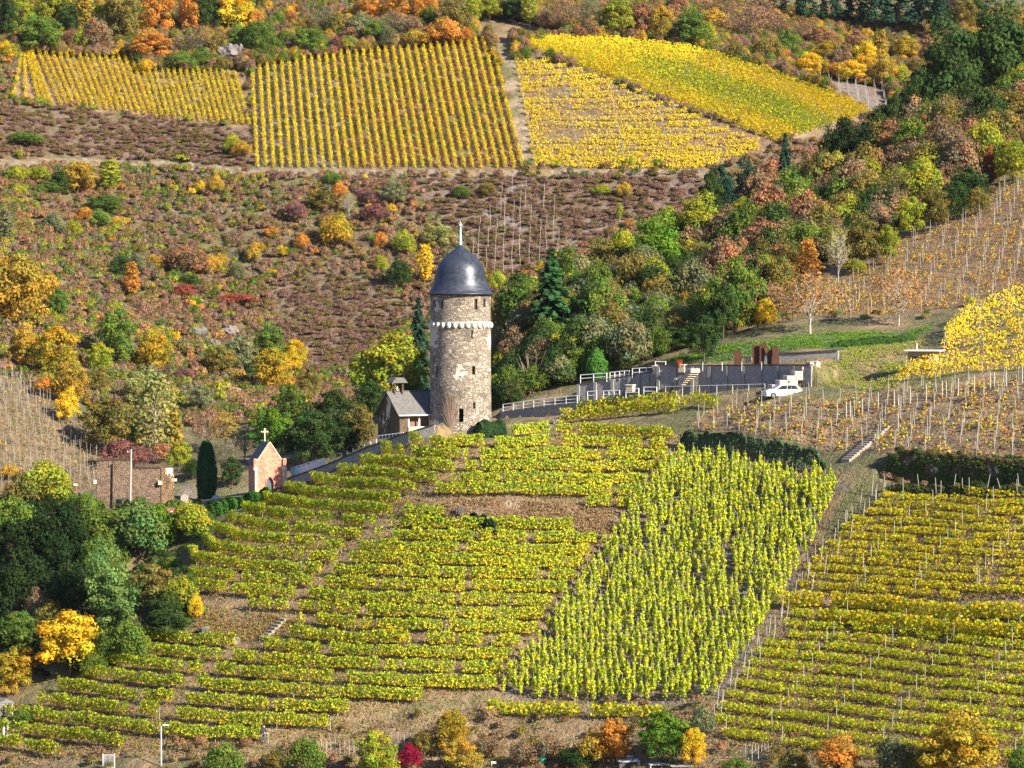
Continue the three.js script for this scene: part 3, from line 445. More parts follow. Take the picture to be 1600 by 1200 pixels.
/* the far vineyards: rows that run up and down, and rows along the slope */
{
  const r = rng(51);
  const yl = tintOf([[L.yellow, 0.72], [L.lime, 0.16], [L.gold, 0.12]], 0.35), yg = tintOf([[L.yellow, 0.5], [L.lime, 0.35], [L.gold, 0.15]], 0.4), gg = tintOf([[L.lime, 0.5], [L.green, 0.3], [L.yellow, 0.2]], 0.4);
  const lerpLine = (pts, t) => { const ln = pts.slice(1).map((p, i) => Math.hypot(p[0] - pts[i][0], p[1] - pts[i][1])); let s = t * ln.reduce((a, b) => a + b), k = 0; while (k < ln.length - 1 && s > ln[k]) s -= ln[k++]; const f = s / ln[k]; return [mix(pts[k][0], pts[k + 1][0], f), mix(pts[k][1], pts[k + 1][1], f)]; };
  const updown = (tops, bots, n, o, label, group) => { for (let i = 0; i < n; i++) { const t = n > 1 ? i / (n - 1) : 0, a = lerpLine(tops, t), b = lerpLine(bots, t), line = outline([a, [mix(a[0], b[0], 0.5), mix(a[1], b[1], 0.5)], b]); const v = vineRow(line, { group, seed: 200 + i, ...o }, r); if (v) tag(v, label.replace('#', ordinal(i, 'first'))); } };
  updown([[394, 112], [500, 92], [560, 82], [640, 78], [700, 70], [745, 66], [765, 64]], [[402, 262], [500, 264], [565, 264], [640, 264], [715, 264], [780, 264], [816, 264]], 33, { h0: 0.2, h1: 1.55, w: 0.36, per: 56, s: 0.28, tint: yl, fill: (x, z) => 0.9 }, 'yellow vine row on the far slope, # in the striped block from its grey side', 'up and down rows of the striped far block');
  updown([[34, 90], [38, 88]], [[20, 156], [40, 162]], 2, { h0: 0.2, h1: 1.5, w: 0.34, per: 34, s: 0.3, tint: yl }, 'yellow vine row, # at the outer edge of the small far plots', 'rows of the outer far plot');
  updown([[42, 88], [50, 86]], [[62, 163], [80, 166]], 3, { h0: 0.2, h1: 1.5, w: 0.34, per: 34, s: 0.3, tint: yl }, 'yellow vine row, # in the narrow far plot beside the dry path', 'rows of the narrow far plot');
  updown([[60, 86], [100, 84], [205, 94]], [[96, 168], [150, 172], [237, 184]], 15, { h0: 0.2, h1: 1.5, w: 0.32, per: 34, s: 0.3, tint: yl }, 'slanting yellow vine row, # in the far plot under the orange tree', 'rows of the wide slanting far plot');
  updown([[224, 116], [300, 112], [366, 118]], [[244, 186], [320, 192], [390, 198]], 16, { h0: 0.2, h1: 1.5, w: 0.32, per: 34, s: 0.3, tint: yg }, 'slanting golden vine row, # in the far plot under the round bushes', 'rows of the far plot under the round bushes');
  // along the slope: the patchy field and the golden dome
  const rf = { a: [[806, 100], [812, 130], [820, 170], [828, 215], [836, 260]], b: [[862, 98], [985, 140], [1070, 175], [1200, 232], [1120, 262]] };
  for (let i = 0; i < 19; i++) { const t = i / 18, a = lerpLine(rf.a, t), b = lerpLine(rf.b, t), edge = sstep(0.72, 0.95, t); const line = outline([0, 0.25, 0.5, 0.75, 1].map(k => [mix(a[0], b[0], k), mix(a[1], b[1], k) + 3 * Math.sin(k * 3)])); const v = vineRow(line, { h0: 0.2, h1: 1.35, w: 0.45, per: 40, s: 0.28, tint: yl, fill: (x, z) => clamp(0.42 + edge * 0.5 + 2.2 * (fbm(x * 0.12, z * 0.3, 77, 3) - 0.42) + sstep(5, 2.5, x), 0, 1), stakes: 9, stakeH: 2, group: 'rows of the patchy far field', seed: 260 + i }, r); if (v) tag(v, `patchy yellow vine row, ${ordinal(i, 'topmost')} in the brown far field beside the striped block`); }
  const up = [[828, 68], [900, 64], [1000, 70], [1100, 82], [1200, 112], [1290, 145], [1362, 180]], dn = [[822, 78], [880, 96], [950, 122], [1020, 148], [1080, 170], [1150, 198], [1215, 222]];
  for (let i = 0; i < 25; i++) {
    const t = i / 24, pts = []; for (let k = 0; k <= 10; k++) { const a = lerpLine(up, k / 10), b = lerpLine(dn, k / 10); pts.push([mix(a[0], b[0], t), mix(a[1], b[1], t)]); }
    const v = vineRow(outline(pts), { h0: 0.15, h1: 1.6, w: 0.55, per: 44, s: 0.3, tint: (x, z, q) => { const k = fbm(x * 0.07, z * 0.09, 88, 2); const m = sstep(0.3, 0.1, Math.abs(t - 0.55)) * sstep(22, 34, x); return q() < m * 0.95 ? gg(x, z, q) : k > 0.55 ? yl(x, z, q) : yg(x, z, q); }, fill: (x, z) => 0.55 + 0.9 * (fbm(x * 0.25, z * 0.25, 89, 3) - 0.1) - 0.75 * sstep(0.14, 0.08, Math.abs(t - 0.25)) * sstep(30, 10, x), group: 'rows of the golden far dome', seed: 290 + i }, r);
    if (v) tag(v, `bright golden vine row, ${ordinal(i, 'topmost')} on the rounded far vineyard`);
  }
}
/* ---------- masonry grain ---------- */
const cellTex = (n, cols, rows, jit, f) => grainTexture(n, (u, v) => { // rubble: nearest of jittered cells
  let best = 9, second = 9, id = 0; const x = u * cols, y = v * rows, xi = Math.floor(x), yi = Math.floor(y);
  for (let j = -1; j <= 1; j++) for (let i = -1; i <= 1; i++) { const a = (xi + i + cols) % cols, b = (yi + j + rows) % rows, cx = xi + i + 0.5 + (hash3(a, b, 1) - 0.5) * jit, cy = yi + j + 0.5 + (hash3(a, b, 2) - 0.5) * jit, d = Math.hypot(x - cx, (y - cy) * 1.3); if (d < best) { second = best; best = d; id = hash3(a, b, 3); } else if (d < second) second = d; }
  return f(u, v, second - best, id);
});
const rubble = (seed, plaster, dark) => cellTex(512, 34, 54, 0.8, (u, v, edge, id) => { const joint = sstep(0.02, 0.16, edge), p = sstep(plaster, plaster + 0.09, tfbm(u, v, 5, seed, 6)), q = sstep(0.56, 0.72, tfbm(u, v, 12, seed + 9, 4)); let c = lerp3([0.25, 0.20, 0.16], [0.44, 0.35, 0.27], id); c = lerp3([0.62, 0.56, 0.48], c, joint); c = lerp3(c, [0.20, 0.165, 0.14], q * dark); return lerp3(c, [0.86, 0.82, 0.75], p); });
const ruinTex = rubble(12, 0.86, 0.3), wallTex = rubble(40, 0.66, 0.35), stoneBump = cellTex(512, 34, 54, 0.8, (u, v, e, id) => { const k = sstep(0, 0.25, e) * (0.6 + 0.4 * id); return [k, k, k]; });
const repeat = (t, x, y) => { const c = t.clone(); c.repeat.set(x, y); c.needsUpdate = true; return c; };
const towerMat = new THREE.MeshStandardMaterial({ map: grainTexture(1024, (u, v) => { // rubble with the last of its plaster, which holds best on the two flanks and the top storey
  const cols = 128, rows = 118, x = u * cols, y = v * rows, xi = Math.floor(x), yi = Math.floor(y); let best = 9, second = 9, id = 0, id2 = 0;
  for (let j = -1; j <= 1; j++) for (let i = -1; i <= 1; i++) { const a = (xi + i + cols) % cols, bb = yi + j, d = Math.hypot(x - (xi + i + 0.5 + (hash3(a, bb, 1) - 0.5) * 0.8), (y - (yi + j + 0.5 + (hash3(a, bb, 2) - 0.5) * 0.8)) * 1.3); if (d < best) { second = best; best = d; id = hash3(a, bb, 3); id2 = hash3(a, bb, 9); } else if (d < second) second = d; }
  let ang = u * 2 * Math.PI; if (ang > Math.PI) ang -= 2 * Math.PI;
  const joint = sstep(0.03, 0.2, second - best), n = tfbm(u, v, 10, 3, 6), flank = Math.max(sstep(0.7, 1.2, ang), sstep(-0.6, -1.0, ang)), topS = sstep(0.735, 0.75, v) * sstep(0.2, -0.5, ang), p = sstep(0.66, 0.71, n + 0.16 * flank + 0.06 * topS - 0.05);
  let c = lerp3([0.42, 0.38, 0.345], [0.60, 0.55, 0.50], id); if (id2 > 0.90) c = [0.82, 0.77, 0.69]; if (id2 < 0.12) c = [0.42, 0.37, 0.33]; c = lerp3([0.72, 0.67, 0.58], c, joint);
  c = lerp3(c, [0.34, 0.30, 0.27], 0.5 * sstep(0.56, 0.68, tfbm(u, v, 22, 19, 4))); return lerp3(c, [0.88, 0.84, 0.77], p * (0.8 + 0.2 * n));
}, true), bumpMap: repeat(stoneBump, 2.6, 1.55), bumpScale: 0.06, roughness: 0.95, color: new THREE.Color().setRGB(1.0, 0.985, 1.01) });
const wallMat = new THREE.MeshStandardMaterial({ map: repeat(wallTex, 0.12, 0.09), bumpMap: repeat(stoneBump, 0.12, 0.09), bumpScale: 0.06, roughness: 0.95 }); wallMat.map.colorSpace = THREE.SRGBColorSpace;
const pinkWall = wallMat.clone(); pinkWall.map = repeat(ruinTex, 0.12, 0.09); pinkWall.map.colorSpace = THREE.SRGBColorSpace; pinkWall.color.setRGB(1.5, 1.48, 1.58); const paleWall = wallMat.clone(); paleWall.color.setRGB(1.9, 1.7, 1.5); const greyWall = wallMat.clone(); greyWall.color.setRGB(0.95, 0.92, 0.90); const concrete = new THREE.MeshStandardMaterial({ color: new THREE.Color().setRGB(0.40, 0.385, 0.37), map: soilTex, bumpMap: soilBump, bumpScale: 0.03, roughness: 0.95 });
const slateTex = grainTexture(256, (u, v) => { const row = Math.floor(v * 16), c = Math.floor(u * 16 + (row % 2) * 0.5), k = 0.72 + 0.4 * hash3(c % 16, row, 5) - (v * 16 % 1 < 0.12 ? 0.3 : 0); return [k, k, k]; });
const slateMat = new THREE.MeshStandardMaterial({ color: new THREE.Color().setRGB(0.155, 0.145, 0.14), map: repeat(slateTex, 0.3, 0.3), roughness: 0.85 });
const brickTex = grainTexture(512, (u, v) => { const row = Math.floor(v * 32), x = u * 16 + (row % 2) * 0.5, c = Math.floor(x), m = (v * 32 % 1) < 0.14 || (x % 1) < 0.07, k = 0.8 + 0.4 * hash3(c % 16, row, 8), w = 0.85 + 0.3 * tfbm(u, v, 4, 66, 4); return m ? [0.62, 0.52, 0.45] : [0.84 * k * w, 0.54 * k * w, 0.44 * k * w]; }, true);
const brickMat = new THREE.MeshStandardMaterial({ map: repeat(brickTex, 0.25, 0.25), roughness: 0.9 });
const whiteMat = std(0.80, 0.79, 0.77, 0.6), darkMat = std(0.03, 0.028, 0.03, 0.8), glassMat = std(0.03, 0.035, 0.045, 0.15), sandMat = std(0.55, 0.46, 0.36, 0.9), railMat = std(0.78, 0.79, 0.80, 0.45), timberMat = std(0.11, 0.075, 0.05, 0.9), rustMat = new THREE.MeshStandardMaterial({ color: new THREE.Color().setRGB(0.13, 0.045, 0.025), map: soilTex, roughness: 0.9 });
const uvBox = (w, h, d, x = 0, y = 0, z = 0, ry = 0) => { const g = new THREE.BoxGeometry(w, h, d), p = g.attributes.position, n = g.attributes.normal, uv = g.attributes.uv; for (let i = 0; i < p.count; i++) { const ax = Math.abs(n.getX(i)), ay = Math.abs(n.getY(i)); uv.setXY(i, ax > 0.5 ? p.getZ(i) : p.getX(i), ay > 0.5 ? p.getZ(i) : p.getY(i)); } if (ry) g.rotateY(ry); g.translate(x, y, z); return g; };
function prism(pts, depth, z0 = 0, bevel = 0) { const s = new THREE.Shape(pts.map(p => new THREE.Vector2(p[0], p[1]))); const g = new THREE.ExtrudeGeometry(s, { depth, bevelEnabled: bevel > 0, bevelSize: bevel, bevelThickness: bevel, bevelSegments: 1, curveSegments: 10 }); g.translate(0, 0, z0); return g; }

/* ---------- the round tower ---------- */
{
  const base = at(719.5, 676, 331); base.y = H(base.x, base.z) - 0.6;
  const k = 331 / FOCAL, yOf = py => at(720, py, 331).y - base.y;
  const yEave = yOf(459), yBand = yOf(506), R1 = 47.4 * k, R2 = 47.2 * k, foot = yOf(668);
  const t = thing('round_tower', 'round stone watchtower with a dark bell shaped dome and green spike', 'tower', base);
  // masonry body with real window openings: rows of quads, left out where an opening lies, and reveals behind
  const openings = [[0.55, yOf(475), 0.42, 1.15, 'upper_window'], [0.93, yOf(473), 0.3, 0.95, 'upper_window'], [-0.63, yOf(476), 0.20, 0.85, 'arrow_slit'], [-0.98, yOf(474), 0.3, 0.9, 'upper_window'], [0.40, yOf(521), 0.16, 0.9, 'arrow_slit'], [0.47, yOf(577), 0.36, 0.95, 'window'], [-0.86, yOf(578), 0.32, 1.0, 'window'], [-0.30, yOf(629), 0.2, 1.0, 'arrow_slit'], [0.48, yOf(632), 0.2, 0.7, 'arrow_slit'], [0.05, yOf(647), 0.5, 1.5, 'doorway']];
  const rAt = y => y < yBand ? R1 * (1 + 0.045 * Math.pow(1 - clamp(y / yBand, 0, 1), 3)) : R2;
  const NA = 216, NY = 120, pos = [], uv = [], idx = [], wob = (a, y) => 0.05 * (fbm(Math.cos(a) * 4 + 9, y * 0.9, Math.sin(a) * 4, 3) - 0.5);
  for (let j = 0; j <= NY; j++) for (let i = 0; i <= NA; i++) { const y = yEave * j / NY, a = i / NA * 2 * Math.PI, rr = rAt(y) + wob(i === NA ? 0 : a, y); pos.push(Math.sin(a) * rr, y, Math.cos(a) * rr); uv.push(i / NA, y / 15.2); }
  const hole = (i, j) => { const a = (i + 0.5) / NA * 2 * Math.PI, y = yEave * (j + 0.5) / NY; return openings.some(o => { let d = a - o[0]; d = Math.atan2(Math.sin(d), Math.cos(d)); return Math.abs(d) * R1 < o[2] / 2 + 0.02 && Math.abs(y - o[1]) < o[3] / 2; }); };
  for (let j = 0; j < NY; j++) for (let i = 0; i < NA; i++) if (!hole(i, j)) { const q = j * (NA + 1) + i; idx.push(q, q + 1, q + NA + 1, q + 1, q + NA + 2, q + NA + 1); }
  const g = new THREE.BufferGeometry(); g.setAttribute('position', new THREE.Float32BufferAttribute(pos, 3)); g.setAttribute('uv', new THREE.Float32BufferAttribute(uv, 2)); g.setIndex(idx); g.computeVertexNormals();
  mesh('wall', g, towerMat, t);
  for (const [a, y, w, h, n] of openings) { // each a dark recess with stone cheeks
    const o = new THREE.Group(); o.name = n; o.position.set(Math.sin(a) * (R1 - 0.32), y, Math.cos(a) * (R1 - 0.32)); o.rotation.y = a; t.add(o);
    mesh('reveal', [box(w + 0.3, 0.1, 0.42, 0, h / 2 + 0.07, 0), box(w + 0.3, 0.1, 0.42, 0, -h / 2 - 0.07, 0), box(0.1, h + 0.04, 0.42, -w / 2 - 0.09, 0, 0), box(0.1, h + 0.04, 0.42, w / 2 + 0.09, 0, 0)], std(0.30, 0.25, 0.2), o);
    if (w > 0.4 && n !== 'doorway') mesh('mullion', box(0.06, h, 0.08, 0, 0, 0.1), timberMat, o);
  }
  const nC = 30; for (let i = 0; i < nC; i++) { const a = i / nC * 2 * Math.PI + 0.05, s = new THREE.SphereGeometry(0.3, 10, 8); s.scale(0.88, 1.15, 0.75); const m = mesh('corbel', s, std(0.64, 0.61, 0.56, 0.9), t); m.position.set(Math.sin(a) * (R1 + 0.06), yBand - 0.14, Math.cos(a) * (R1 + 0.06)); m.rotation.y = a; }
  const ring = new THREE.CylinderGeometry(R2 + 0.05, R2 + 0.02, 0.16, 72, 1, true); ring.translate(0, yBand + 0.2, 0); mesh('string_course', ring, std(0.56, 0.53, 0.48, 0.9), t);
  const yTop = yOf(383), e = yTop - yEave, prof = [[R2 - 0.2, -0.12], [51.5 * k, -0.13], [51.7 * k, 0.02], [49 * k, 0.22], [46 * k, 0.6], [43.2 * k, 1.02], [41.6 * k, 1.4], [40.2 * k, 1.9], [38.9 * k, 2.35], [37.1 * k, 2.8], [34.5 * k, 3.22], [31 * k, 3.6], [27 * k, 3.94], [20 * k, 4.42], [12.8 * k, 4.84], [7.6 * k, 5.12], [4.8 * k, 5.34], [2.8 * k, e + 0.02], [0.02, e + 0.08]];
  const curve = new THREE.CatmullRomCurve3(prof.slice(2).map(p => V(p[0], p[1], 0)), false, 'centripetal').getPoints(60);
  const lathe = new THREE.LatheGeometry([new THREE.Vector2(...prof[0]), new THREE.Vector2(...prof[1]), ...curve.map(p => new THREE.Vector2(Math.max(0.02, p.x), p.y))], 96); lathe.translate(0, yEave, 0);
  const plates = grainTexture(256, (u, v) => { const row = Math.floor(v * 32), c = Math.floor(u * 48 + (row % 2) * 0.5), s = 0.62 + 0.25 * (hash3(c % 48, row, 3) - 0.5) + 0.35 * (tfbm(u, v, 8, 8, 4) - 0.5); return [s, s, s]; });
  mesh('dome', lathe, new THREE.MeshStandardMaterial({ color: new THREE.Color().setRGB(0.085, 0.095, 0.13), roughness: 0.66, roughnessMap: repeat(plates, 1, 1), map: repeat(plates, 1, 1), metalness: 0.35 }), t).material.map.colorSpace = THREE.NoColorSpace;
  const copper = std(0.36, 0.58, 0.50, 0.6), s0 = yEave + e; const sp = new THREE.CylinderGeometry(0.10, 0.20, 2.1, 10); sp.translate(0, s0 + 1.0, 0); const finial = mesh('finial', sp, copper, t); const kn = new THREE.SphereGeometry(0.22, 12, 9); kn.translate(0, s0 + 2.2, 0); mesh('knob', kn, copper, finial); const tip = new THREE.ConeGeometry(0.12, 0.4, 8); tip.translate(0, s0 + 2.52, 0); mesh('tip', tip, copper, finial);
  // dry creeper, fan of bare stems on the foot of the wall
  const r = rng(5), st = []; for (let i = 0; i < 70; i++) { const a = -0.62 + 0.62 * r(), top = 1.5 + 2.9 * r(); let p = V(Math.sin(-0.28) * (R1 + 0.12), -0.2 + 1, Math.cos(-0.28) * (R1 + 0.12)); for (let s = 1; s <= 3; s++) { const aa = mix(-0.28, a, s / 3), q = V(Math.sin(aa) * (R1 + 0.14), 0.8 + top * s / 3, Math.cos(aa) * (R1 + 0.14)); st.push(bar(p, q, 0.028, 3, 0.016)); p = q; } }
  const cr = mesh('dry_creeper', st, std(0.33, 0.235, 0.18, 0.95)); cr.position.copy(base); tag(cr, 'dry brown creeper fanned out over the foot of the round tower', 'creeper');
}
/* ---------- small house with bell turret, left of the tower ---------- */
{
  const d = 331.5, k = d / FOCAL, p = at(641, 690, d), t = thing('small_house', 'small slate roofed stone house with white loggia and bell turret beside tower', 'house', p, 0.58);
  const W = 5.6, D = 4.4, hw = 3.3, hr = 5.6, xl = -W / 2; // front towards the camera; ridge runs along x
  mesh('front_wall', [uvBox(1.0, hw, 0.35, xl + 0.5, hw / 2, D / 2), uvBox(W - 1.0, 1.05, 0.35, 0.5, 0.53, D / 2), uvBox(W - 1, 0.3, 0.35, 0.5, hw - 0.15, D / 2), uvBox(0.4, hw - 1.36, 0.35, W / 2 - 0.2, 2.03, D / 2)], wallMat, t);
  mesh('back_wall', uvBox(W, hw, 0.35, 0, hw / 2, -D / 2), wallMat, t);
  for (const s of [-1, 1]) { const g = prism([[-D / 2 - 0.17, -2], [D / 2 + 0.17, -2], [D / 2 + 0.17, hw], [0, hr - 0.12], [-D / 2 - 0.17, hw]], 0.35, -0.175); g.rotateY(Math.PI / 2); g.translate(s * (W / 2 - 0.18), 0, 0); mesh('gable_wall', g, greyWall, t); }
  const lo = new THREE.Group(); lo.name = 'loggia'; t.add(lo);
  mesh('parapet', box(W - 1.3, 0.72, 0.2, 0.5, 1.42, D / 2 + 0.14), whiteMat, lo); for (let i = 0; i < 4; i++) mesh('post', box(0.16, 1.25, 0.16, xl + 1.2 + i * 1.4, 2.4, D / 2 + 0.03), whiteMat, lo);
  mesh('interior', box(W - 1.4, 1.2, 0.1, 0.4, 2.4, D / 2 - 0.5), std(0.22, 0.13, 0.08), lo);
  for (let i = 0; i < 3; i++) mesh('lower_window', box(0.6, 0.62, 0.06, -0.6 + i * 1.1, 0.52, D / 2 + 0.19), glassMat, t);
  const slope = Math.hypot(D / 2 + 0.5, hr - hw + 0.45), ang = Math.atan2(hr - hw + 0.3, D / 2 + 0.45); const roof = new THREE.Group(); roof.name = 'roof'; t.add(roof);
  for (const s of [-1, 1]) { const g = uvBox(W + 0.7, 0.14, slope); g.rotateX(s * ang); g.translate(0, hr - Math.sin(ang) * slope / 2 + 0.05, s * Math.cos(ang) * slope / 2); mesh('roof_slope', g, slateMat, roof); }
  mesh('ridge', box(W + 0.7, 0.12, 0.25, 0, hr + 0.09, 0), std(0.1, 0.1, 0.11), roof); const gut = new THREE.CylinderGeometry(0.08, 0.08, W + 0.7, 8); gut.rotateZ(Math.PI / 2); gut.translate(0, hw - 0.22, D / 2 + 0.62); mesh('gutter', gut, std(0.55, 0.62, 0.72, 0.4), roof);
  const bt = new THREE.Group(); bt.name = 'bell_turret'; bt.position.set(-1.75, hr - 0.25, 0); t.add(bt);
  for (const [x, z] of [[-0.5, -0.4], [0.5, -0.4], [-0.5, 0.4], [0.5, 0.4]]) mesh('post', box(0.16, 1.35, 0.16, x, 0.65, z), timberMat, bt);
  mesh('turret_roof', prism([[-1.0, 1.28], [1.0, 1.28], [0.82, 1.52], [0.5, 1.86], [-0.5, 1.86], [-0.82, 1.52]], 1.4, -0.7, 0.02), slateMat, bt); const bell = new THREE.LatheGeometry([[0.02, 0.95], [0.12, 0.93], [0.17, 0.7], [0.21, 0.52], [0.29, 0.42], [0.26, 0.42]].map(q => new THREE.Vector2(...q)), 14); mesh('bell', bell, std(0.3, 0.24, 0.14, 0.4, { metalness: 0.8 }), bt);
}
/* ---------- brick chapel ---------- */
{
  const p = at(416, 764, 341), t = thing('brick_chapel', 'little red brick chapel with pointed door, pale corner piers and slate roof', 'chapel', p, 0.26);
  const W = 3.3, D = 4.6, hw = 3.0, hr = 5.35; const shape = new THREE.Shape(); [[-W / 2, -1], [W / 2, -1], [W / 2, hw], [0, hr], [-W / 2, hw]].forEach((q, i) => i ? shape.lineTo(...q) : shape.moveTo(...q)); const door = new THREE.Path(); door.moveTo(-0.42, -0.3); door.lineTo(0.42, -0.3); door.lineTo(0.42, 0.75); door.quadraticCurveTo(0.36, 1.2, 0, 1.5); door.quadraticCurveTo(-0.36, 1.2, -0.42, 0.75); door.lineTo(-0.42, -0.3); shape.holes.push(door);
  const fg = new THREE.ExtrudeGeometry(shape, { depth: 0.3, bevelEnabled: false }); fg.translate(0, 0, D / 2 - 0.3); mesh('front_wall', fg, brickMat, t);
  mesh('door', box(0.9, 1.9, 0.06, 0, 0.6, D / 2 - 0.26), std(0.10, 0.10, 0.14, 0.6), t); 
  const arch = new THREE.TubeGeometry(new THREE.CatmullRomCurve3([[-0.47, -0.3], [-0.47, 0.75], [-0.36, 1.22], [0, 1.56], [0.36, 1.22], [0.47, 0.75], [0.47, -0.3]].map(q => V(q[0], q[1], D / 2 + 0.02))), 30, 0.06, 6); mesh('door_arch', arch, std(0.42, 0.20, 0.14), t);
  for (const s of [-1, 1]) { mesh('side_wall', uvBox(0.3, hw + 1, D - 0.32, s * (W / 2 - 0.15), hw / 2 - 0.5, -0.16), brickMat, t); const pier = new THREE.Group(); pier.name = 'corner_pier'; t.add(pier); mesh('shaft', box(0.3, 2.95, 0.34, s * (W / 2 - 0.02), 0.9, D / 2 + 0.12, 0, 0.03), sandMat, pier); mesh('capital', box(0.5, 0.34, 0.5, s * (W / 2 + 0.02), 2.5, D / 2 + 0.12, 0, 0.04), std(0.7, 0.64, 0.56), pier); mesh('pinnacle', box(0.4, 1.0, 0.44, s * (W / 2 + 0.05), 3.15, D / 2 + 0.02, 0, 0.04), brickMat, pier); }
  const bg = prism([[0, -0.9], [0.75, -0.9], [0.62, 0.6], [0.18, 2.1], [0, 2.2]], 0.4, D / 2 - 0.45); bg.translate(W / 2, 0, 0); mesh('buttress', bg, std(0.66, 0.56, 0.47), t);
  const back = prism([[-W / 2, -1], [W / 2, -1], [W / 2, hw], [0, hr], [-W / 2, hw]], 0.3, -D / 2); mesh('back_wall', back, brickMat, t);
  const roof = new THREE.Group(); roof.name = 'roof'; t.add(roof); const sl = Math.hypot(W / 2 + 0.2, hr - hw + 0.25), an = Math.atan2(hr - hw, W / 2);
  for (const s of [-1, 1]) { const g = uvBox(sl, 0.12, D + 0.1); g.rotateZ(-s * an); g.translate(s * Math.cos(an) * sl / 2, hr + 0.1 - Math.sin(an) * sl / 2, -0.1); mesh('roof_slope', g, slateMat, roof); }
  for (const s of [-1, 1]) mesh('coping', bar(V(s * (W / 2 + 0.1), hw - 0.05, D / 2 - 0.05), V(0, hr + 0.2, D / 2 - 0.05), 0.09, 5), sandMat, roof);
  const c = new THREE.Group(); c.name = 'cross'; c.position.set(0, hr + 0.1, -0.9); t.add(c); mesh('cross_stem', box(0.16, 1.6, 0.16, 0, 0.75, 0, 0, 0.03), sandMat, c); mesh('cross_arms', box(0.86, 0.16, 0.15, 0, 1.12, 0.002, 0, 0.03), sandMat, c);
}
/* ---------- ruined wall, poles and graves on the cemetery terrace ---------- */
{
  const d = 352, k = d / FOCAL, p = at(214, 790, d); const t = thing('ruined_wall', 'roofless ruined stone wall with a stepped top and small arched opening', 'ruin', p, 0.12);
  const s = new THREE.Shape(); const up = py => (790 - py) * k; [[-62, -30], [-62, up(721) / k], [-50, up(719) / k], [-8, up(719) / k], [-6, up(731) / k], [8, up(731) / k], [38, up(732) / k], [38, -30]].forEach((q, i) => i ? s.lineTo(q[0] * k, q[1] * k) : s.moveTo(q[0] * k, q[1] * k)); const hl = new THREE.Path(); const hx = -28 * k; hl.moveTo(hx - 0.36, 0.2); hl.lineTo(hx + 0.36, 0.2); hl.lineTo(hx + 0.36, 1.0); hl.quadraticCurveTo(hx, 1.65, hx - 0.36, 1.0); hl.lineTo(hx - 0.36, 0.2); s.holes.push(hl);
  const w = new THREE.ExtrudeGeometry(s, { depth: 0.55, bevelEnabled: false }); mesh('wall', w, pinkWall, t);
  mesh('wall_return', [uvBox(20 * k, 89 * k, 0.6, 48 * k, 14.5 * k, 0.35), uvBox(0.55, 80 * k, 3.6, -59 * k, 10 * k, -1.85), uvBox(0.55, 80 * k, 3.6, 52 * k, 10 * k, -1.85)], paleWall, t);
  mesh('corbel', [box(0.5, 0.5, 0.5, -64 * k, 38 * k, 0.3, 0, 0.04), box(0.5, 0.5, 0.5, 36 * k, 36 * k, 0.75, 0, 0.04), box(0.5, 0.35, 0.5, 59 * k, 40 * k, 0.4, 0, 0.04)], sandMat, t); t.children[t.children.length - 1].userData.kind = 'stuff';
  for (let i = 0; i < 14; i++) { const q = mesh('coping_stone', box(0.42 + 0.12 * hash3(i, 1, 1), 0.2 + 0.1 * hash3(i, 2, 1), 0.65, 0, 0.08, 0.28, 0, 0.04), greyWall, t); q.position.set((-58 + i * 7) * k, up(i < 8 ? 719 : 731.5), 0); }
  const pole = at(203, 792, 349); pole.y = H(pole.x, pole.z); const pt = thing('utility_pole', 'grey wooden utility pole standing before the ruined wall', 'pole', pole); mesh('shaft', bar(V(0, -0.3, 0), V(0.18, 7.7, 0), 0.13, 8, 0.1), std(0.42, 0.39, 0.35), pt); mesh('insulator_arm', [bar(V(-0.25, 7.3, 0), V(0.2, 7.6, 0.05), 0.04), bar(V(-0.25, 7.3, 0), V(-0.27, 7.55, 0), 0.05)], std(0.5, 0.48, 0.45), pt);
  const rail = thing('terrace_railing', 'dark low railing along the edge of the cemetery terrace', 'railing', at(205, 790, 347)); rail.position.y = H(rail.position.x, rail.position.z); for (let i = 0; i < 9; i++) mesh('post', box(0.09, 0.95, 0.09, -4 + i, 0.45, 0, 0, 0.01), timberMat, rail); for (const y of [0.45, 0.85]) mesh('rail', box(8.1, 0.07, 0.06, 0, y, 0.08), timberMat, rail);
  const stone = (px, py, w, h, dd, label, m, cross) => { const q = at(px, py, dd); q.y = H(q.x, q.z) - 0.05; const g = thing('gravestone', label, 'gravestone', q, 0.2); const sh = new THREE.Shape(); sh.moveTo(-w / 2, 0); sh.lineTo(w / 2, 0); sh.lineTo(w / 2, h * 0.75); sh.quadraticCurveTo(0, h * 1.2, -w / 2, h * 0.75); sh.lineTo(-w / 2, 0); mesh('slab', new THREE.ExtrudeGeometry(sh, { depth: 0.18, bevelEnabled: true, bevelSize: 0.02, bevelThickness: 0.02, bevelSegments: 1 }), m, g); mesh('plinth', box(w + 0.3, 0.2, 0.5, 0, 0.1, 0.1, 0, 0.03), m, g); if (cross) mesh('cross', [box(0.12, 0.7, 0.12, 0, h + 0.3, 0.09), box(0.45, 0.12, 0.11, 0, h + 0.4, 0.09)], m, g); };
  stone(143, 789, 0.6, 1.0, 347, 'white gravestone with a cross, farthest from the chapel', whiteMat, true); stone(181, 788, 0.45, 0.8, 347.5, 'white gravestone beside the arched opening of the ruin', whiteMat, false); stone(232, 788, 1.0, 0.7, 347.5, 'wide pale gravestone just past the utility pole', std(0.68, 0.67, 0.66), false); stone(267, 789, 0.5, 0.55, 347, 'small white gravestone at the end of the dark railing', whiteMat, false); stone(288, 780, 0.9, 1.1, 352, 'grey brown gravestone between the ruin and the cypress', std(0.34, 0.28, 0.24), false); stone(338, 775, 0.8, 0.5, 349, 'low pale boulder shaped gravestone at the foot of the cypress', std(0.6, 0.58, 0.56), false);
